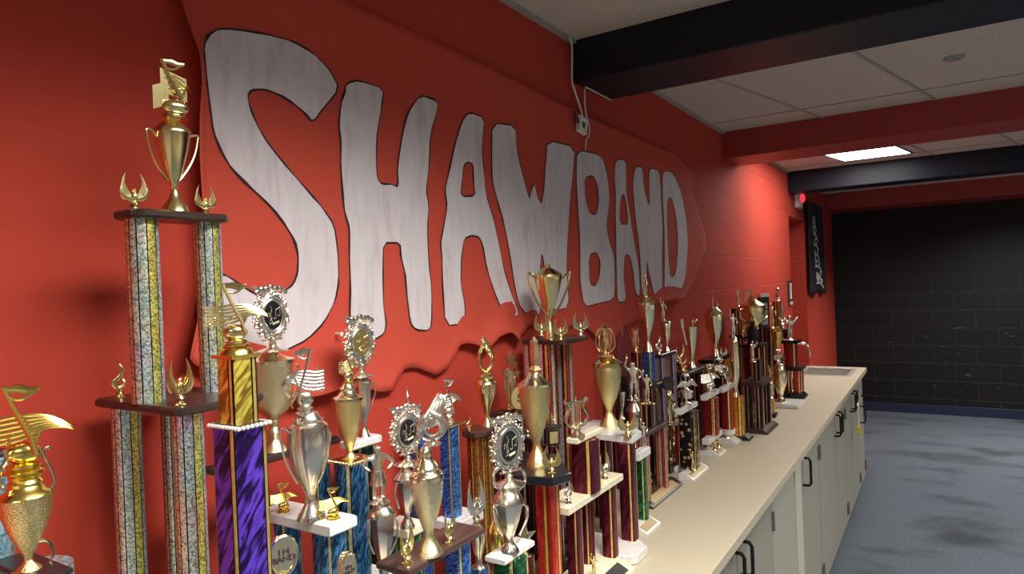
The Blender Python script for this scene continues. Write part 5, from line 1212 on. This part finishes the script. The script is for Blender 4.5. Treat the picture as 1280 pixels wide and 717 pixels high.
# black column with roses
t = Trophy(.225, 859, 508, 'black column with gold roses, a white tier and a silver urn with ribbon')
t.plat(MARB, 845, (852, 512), 872, .262, 7, 0, xmin=.214); x0, x1, y0, y1, zb, zt = t.box
t.colxy(F_ROSE, (x0+x1)/2, (y0+y1)/2, .030, zb, B0, 6); t.base(MARB, x0, .298, y0, y1+.0, B0, slope=.03, plaque=PLATE)
t.fig('urn_ribbon', SILV, 858, 507, 466, -25, stretch=.8)
m = MB(); cx, cy = (x0+x1)/2, (y0+y1)/2
for sy in (-1, 1): m.box(cx+.031, cx+.035, cy+sy*.027-.003, cy+sy*.027+.003, B0, zb)
build(m, 'edge_strip', GOLD, t.root)
t.fig('victory', GOLD, 866, 586, 560, -30, X=.275)
# fan shaped gold cup
t = Trophy(.12, 863, 458, 'notched fan shaped gold cup with a white stick on a dark tier')
t.plat(BLACKM, 844, (860, 466), 881, .165, 5, 0); x0, x1, y0, y1, zb, zt = t.box
t.cup(PALE, [(408, 9.5), (412, 9), (425, 7), (440, 4), (447, 2.5), (452, 3.5), (457, 6)], px=864, py=430); t.fig('horn_player', GOLD, 866, 415, 397, -20, stretch=1.3)
m = MB(); m.tube([t.at(852, 399), t.at(853, 409)], .007, 8); m.tube([t.at(853, 409), t.at(858, 430)], .005, 6); build(m, 'stick', WHITEP, t.root)
t.fig('swirl', BRONZ, 854, 463, 428, -20, X=.13)
quad(t, F_DARK, .026, zb, B0, .004, 5); t.base(BLACKM, x0, x1, y0, y1)
# big gold cup on black tier
t = Trophy(.10, 894, 443, 'wide pale gold cup with a thin spike on a black tier at mid counter')
t.plat(BLACK, 872, (893, 450), 915, .15, 5, .1); x0, x1, y0, y1, zb, zt = t.box
t.cup(PALE, [(393, 11.5), (397, 11.5), (410, 9.5), (422, 6), (430, 2.8), (434, 3), (439, 5), (444, 6.5)], [(394, 12), (391, 11), (387, 7), (384, 4)], px=893, py=410); t.fig('spire', PALE, 891, 387, 366, stretch=1.6); t.fig('victory', PALE, 897, 392, 376)
quad(t, F_AMBER, .03, zb, B0, .006, 5); t.base(BLACK, x0, x1, y0, y1); t.fig('eagle', PALE, 905, 447, 432, -30, X=.13)
# red sparkle column
t = Trophy(.22, 888, 490, 'red sparkle column between white tiers on slim gold legs')
t.plat(MARB, 875.5, (883, 494), 899, .255, 7, 0); x0, x1, y0, y1, zb, zt = t.box; cx, cy = (x0+x1)/2, (y0+y1)/2
zl = t.z(537); t.colxy(F_REDSP, cx, cy, .031, zb, zl, 5); m = MB(); m.box(x0, x1+.005, y0-.004, y1+.004, zl-.026, zl, .002); build(m, 'platform', MARB, t.root)
for dx, dy in ((.022, -.03), (.022, .03), (-.022, 0)):
    m = MB(); m.lathe([(.012, B0), (.008, B0+.008), (.006, (B0+zl-.026)/2), (.009, zl-.032), (.012, zl-.026)], (cx+dx, cy+dy), 12); build(m, 'leg', GOLD, t.root)
t.base(MARB, cx-.05, .289, cy-.06, cy+.055, B0, slope=.03, plaque=plain('oak_plate', (.40, .24, .10), .4)); t.fig('note', SILV, 887, 489, 456, -30)
# gold figure on amber column
t = Trophy(.285, 922, 494, 'tall pale gold cup with a standing figure on an amber column and black base')
ztop = t.z(494); t.colxy(F_AMBER, t.X, t.Y, .027, ztop, B0, 4)
t.cup(PALE, [(426, 4.5), (430, 5), (445, 5.5), (458, 6), (470, 5), (480, 2.5), (485, 2), (490, 3.5), (494, 5)], [(427, 5), (425, 4.5), (422, 3)], px=919, py=460)
t.fig('victory', SILV, 917, 425, 392, -35); t.base(BLACK, t.X-.02, .338, t.Y-.022, t.Y+.06, B0+.006, slope=.03, plaque=plain('silver_plate', (.6, .62, .66), .25, .7))
# red and black column
t = Trophy(.235, 908, 480, 'red and black striped column with white caps standing on a white stem')
t.plat(MARB, 898, (905, 484), 917, .262, 7, .2); x0, x1, y0, y1, zb, zt = t.box; cx, cy = (x0+x1)/2, (y0+y1)/2
zl = t.z(532); t.colxy(F_CRED, cx, cy, .025, zb, zl, 4); m = MB(); m.lathe([(.018, zl-.035), (.034, zl-.022), (.036, zl)], (cx, cy), 16); build(m, 'collar', MARB, t.root)
t.stem(PALE, 909, 545, 2.2, zl-.03, X=cx); t.base(MARB, cx-.03, .30, cy-.055, cy+.035, B0, slope=.03); t.fig('swirl', SILV, 908, 479, 455, -30)
# tall amber figure at the wall
t = Trophy(.075, 925, 420, 'thin amber column with a gold figure high against the block wall')
zt = t.z(383); zb = t.z(418); m = MB(); m.box(t.X-.05, t.X+.05, t.Y-.06, t.Y+.06, zb-.018, zb, .003); build(m, 'platform', BLACK, t.root)
t.colxy(F_AMBER, t.X+.015, t.Y, .013, zt, zb, 4); t.colxy(F_MAROON, t.X-.025, t.Y, .02, t.z(385), zb, 6); t.fig('victory', PALE, 923, 383, 361, -30)
for dy in (-.035, .035): t.colxy(F_MAROON, t.X, t.Y+dy, .025, zb-.018, B0, 5)
t.base(BLACK, t.X-.055, t.X+.052, t.Y-.065, t.Y+.065)
# large gold bowl on black
t = Trophy(.20, 942, 424, 'broad gold presentation cup standing on a round black plinth')
m = MB(); zb = t.z(429); zt = t.z(409); r = t.w(7.2); m.lathe([(r*1.05, zb), (r, zb+.01), (r, zt-.006), (r*.7, zt)], t.c, 24); build(m, 'plinth', BLACK, t.root)
t.cup(GOLD, [(383, 15), (387, 15), (395, 14), (402, 10), (407, 5), (409, 4)], [(384, 15.5), (381, 15), (377, 9), (374, 4), (368, 2)], [[(955, 386), (959, 388), (958, 397), (952, 402)], [(928, 386), (925, 388), (926, 397), (932, 402)]], hr=1.2)
m = MB(); m.box(t.X-.06, t.X+.06, t.Y-.10, t.Y+.10, zb-.015, zb, .003); build(m, 'platform', BLACK, t.root)
for dx, dy in ((.03, -.065), (.03, .065), (-.03, 0)): t.colxy(F_MAROON, t.X+dx, t.Y+dy, .027, zb-.015, B0, 5)
t.base(BLACK, t.X-.06, t.X+.06, t.Y-.10, t.Y+.10)
t.fig('lyre', GOLD, 935, 427, 400, -30, X=.165)
t = Trophy(.06, 936, 400, 'gold lyre standing highest behind the broad gold cup')
zb = t.z(383); t.fig('lyre', GOLD, 936, 383, 361, -30); t.colxy(F_MAROON, t.X, t.Y, .03, zb, B0, 5); t.base(BLACK, .008, .11, t.Y-.05, t.Y+.05)
# framed black plaque
t = Trophy(.10, 955, 395, 'black framed plaque with a pale face standing at the back near the wall end', 'plaque', name='award_plaque')
w_ = t.w(7); z0 = t.z(409); z1 = t.z(371); m = MB(); m.slab([(-w_, 0), (w_, 0), (w_, z1-z0), (-w_, z1-z0)], (t.X, t.Y, z0), -40, .02); build(m, 'frame', BLACK, t.root)
a = math.radians(-40); m = MB(); m.slab([(-w_*.75, .02), (w_*.55, .02), (w_*.55, z1-z0-.04), (-w_*.75, z1-z0-.04)], (t.X+.0105*math.cos(a), t.Y+.0105*math.sin(a), z0), -40, .003); build(m, 'face', plain('grey_green_plate', (.42, .46, .40), .3, .3), t.root)
m = MB(); m.slab([(-w_*.9, z1-z0), (w_*.9, z1-z0), (w_*.9, z1-z0+.022), (-w_*.9, z1-z0+.022)], (t.X, t.Y, z0), -40, .03); build(m, 'top_rail', WHITEP, t.root)
t.colxy(F_DARK, t.X, t.Y, .035, z0, B0, 6); t.base(BLACK, t.X-.05, t.X+.05, t.Y-.05, t.Y+.05)
# brown two tier table trophy
t = Trophy(.32, 942, 476, 'brown striped trophy with two legs and an open middle on a dark wood base')
t.plat(WOODM, 926, (953, 478.5), 965, .365, 5, 0, xmin=.2); x0, x1, y0, y1, zb, zt = t.box
ztop = t.z(451); t.colxy(F_BROWN, (x0+x1)/2, (y0+y1)/2, .022, ztop, zt, 5); t.fig('horn_player', SILV, 941, 452, 424, -30, X=(x0+x1)/2)
quad(t, F_BROWN, .022, zb, B0, .004, 5); t.base(WOODM, x0, .388, y0-.02, y1+.005, B0, slope=.022); t.fig('star', SILV, 942, 529, 503, -30, X=.31)
# rounded silver cup on white marble
t = Trophy(.29, 976, 500, 'rounded pale gold vase cup on a flat white marble slab')
t.cup(PALE, [(459, 7), (463, 8.5), (470, 9), (480, 7), (490, 4), (494, 3), (498, 5), (501, 8)], [(460, 7), (457, 6.5), (454, 3)]); t.fig('note', SILV, 973, 456, 438, -30)
zt = t.z(501); t.base(MARB, t.X-.024, .408, t.Y-.11, t.Y+.10, zt, bev=.003)
t = Trophy(.31, 963, 498, 'small orange gold figure cup behind the rounded vase cup')
t.cup(GOLD, [(478, 5), (482, 5), (490, 3), (494, 3), (497, 5)]); t.fig('victory', BRONZ, 963, 478, 458, -30); zb = t.z(497); t.colxy(F_AMBER, t.X, t.Y, .02, zb, B0, 5); t.base(BLACK, t.X-.03, t.X+.03, t.Y-.03, t.Y+.03)
# red columns with three black tiers
t = Trophy(.30, 989, 425, 'red foil columns with three black tiers and a silver horn player, nearest the sink')
m = MB(); zs = [t.z(v) for v in (424, 457, 489)]
for k, (zz, hx, hy) in enumerate(((zs[0], .05, .06), (zs[1], .07, .08))): m = MB(); m.box(t.X-hx, t.X+hx, t.Y-hy, t.Y+hy, zz-.022, zz, .003); build(m, 'platform', BLACK, t.root)
t.colxy(F_CRED, t.X, t.Y, .033, zs[0]-.022, zs[1], 5)
for dx, dy in ((.035, -.04), (.035, .045), (-.035, 0)): t.colxy(F_CRED, t.X+dx, t.Y+dy, .024, zs[1]-.022, CT+.03, 5)
t.base(BLACK, t.X-.08, .384, t.Y-.10, 4.62, CT+.03, slope=.03); t.fig('horn_player', SILV, 987, 423, 390, -30, stretch=1.3); t.fig('swirl', SILV, 980, 458, 436, -30, X=.25); t.fig('victory', PALE, 990, 489, 470, -30, X=.29)
# brown column with gold cup below
t = Trophy(.13, 972, 410, 'brown foil column with a silver point on a grey tier over a gold cup')
zz = t.z(410); m = MB(); m.box(t.X-.08, t.X+.08, t.Y-.09, t.Y+.09, zz-.025, zz, .003); build(m, 'platform', BLACKM, t.root)
t.colxy(F_ORNG, t.X, t.Y, .028, t.z(376), zz, 5); t.fig('obelisk', SILV, 972, 376, 358, 0); t.fig('victory', PALE, 966, 410, 380, -30, X=.11); t.fig('swirl', SILV, 978, 410, 382, -30, X=.14)
for dx, dy in ((-.045, -.05), (-.045, .055), (.05, .055)): t.colxy(F_MAROON, t.X+dx, t.Y+dy, .024, zz-.025, B0, 5)
t.base(BLACK, t.X-.085, t.X+.085, t.Y-.09, t.Y+.09)
t = Trophy(.25, 972, 440, 'little yellow gold cup in front of the brown foil column')
t.cup(GOLDY, [(414, 6.5), (418, 6.5), (426, 5), (434, 2), (440, 2), (446, 4)], [(414, 7), (411, 5), (408, 2)]); zb = t.z(446); t.colxy(F_MAROON, t.X, t.Y, .028, zb, B0, 5); t.base(BLACK, t.X-.04, t.X+.04, t.Y-.04, t.Y+.04)
# fillers that show between the front rows
for X, px, py, yt, mat, kind, fm, yf, lab in (
    (.18, 690, 560, 535, F_DARK, 'victory', GOLD, 515, 'dark column with a tiny gold figure behind the black tier'),
    (.06, 767, 500, 470, F_DARK, 'eagle', BRONZ, 447, 'dark column with a copper eagle behind the lantern cup'),
    (.14, 748, 560, 550, F_BROWN, 'eagle', PALE, 527, 'brown striped column hidden behind the lyre block'),
    (.05, 845, 470, 455, F_MAROON, 'swirl', SILV, 432, 'maroon column with a silver swirl left of the fan shaped cup'),
    (.195, 901, 490, 470, F_MAROON, 'note', SILV, 448, 'maroon column with a silver note behind the red and black column'),
    (.08, 617, 610, 590, F_MAROON, 'swirl', SILV, 566, 'maroon column with a silver swirl behind the script medallion'),
    (.09, 660, 560, 548, F_DARK, 'eagle', PALE, 525, 'dark column with a pale eagle behind the large hammered cup'),
    ):
    t = Trophy(X, px, py, lab); zt = t.z(yt); r = t.w(7.5); r = min(max(r, .018), .03)
    t.colxy(mat, X, t.Y, r, zt, B0, 5)
    m = MB(); m.box(X-r*1.25, X+r*1.25, t.Y-r*1.25, t.Y+r*1.25, zt, zt+.008, .001); build(m, 'cap', BLACKM, t.root)
    t.fig(kind, fm, px, yt-1, yf, -35); t.base(BLACKM, X-r*1.3, X+r*1.3, t.Y-r*1.3, t.Y+r*1.3)
# tan plaque on a black upright
t = Trophy(.22, 690, 560, 'small tan plate in a black upright holder behind the black tier', 'plaque', name='award_plaque')
q = t.at(691, 546); hw = t.w(6.5); hh = t.w(9); m = MB(); m.slab([(-hw, -hh), (hw, -hh), (hw, hh), (-hw, hh)], q, -40, .012); build(m, 'frame', BLACK, t.root)
a = math.radians(-40); m = MB(); m.slab([(-hw*.8, -hh*.8), (hw*.8, -hh*.8), (hw*.8, hh*.8), (-hw*.8, hh*.8)], (q[0]+.007*math.cos(a), q[1]+.007*math.sin(a), q[2]), -40, .002); build(m, 'face', PLATE, t.root)
t.colxy(F_DARK, t.X, t.Y, .02, q[2]-hh, B0, 6); t.base(BLACK, t.X-.035, t.X+.035, t.Y-.035, t.Y+.035)
# ------------------------------------------------------------------ world & view
w = bpy.data.worlds.new('world'); SC.world = w; w.use_nodes = True
w.node_tree.nodes['Background'].inputs[0].default_value = (.5, .45, .4, 1); w.node_tree.nodes['Background'].inputs[1].default_value = .05
SC.view_settings.view_transform = 'Standard'; SC.view_settings.look = 'None'
SC.view_settings.exposure = 0.0; SC.view_settings.gamma = 1.0; SC.view_settings.use_curve_mapping = False
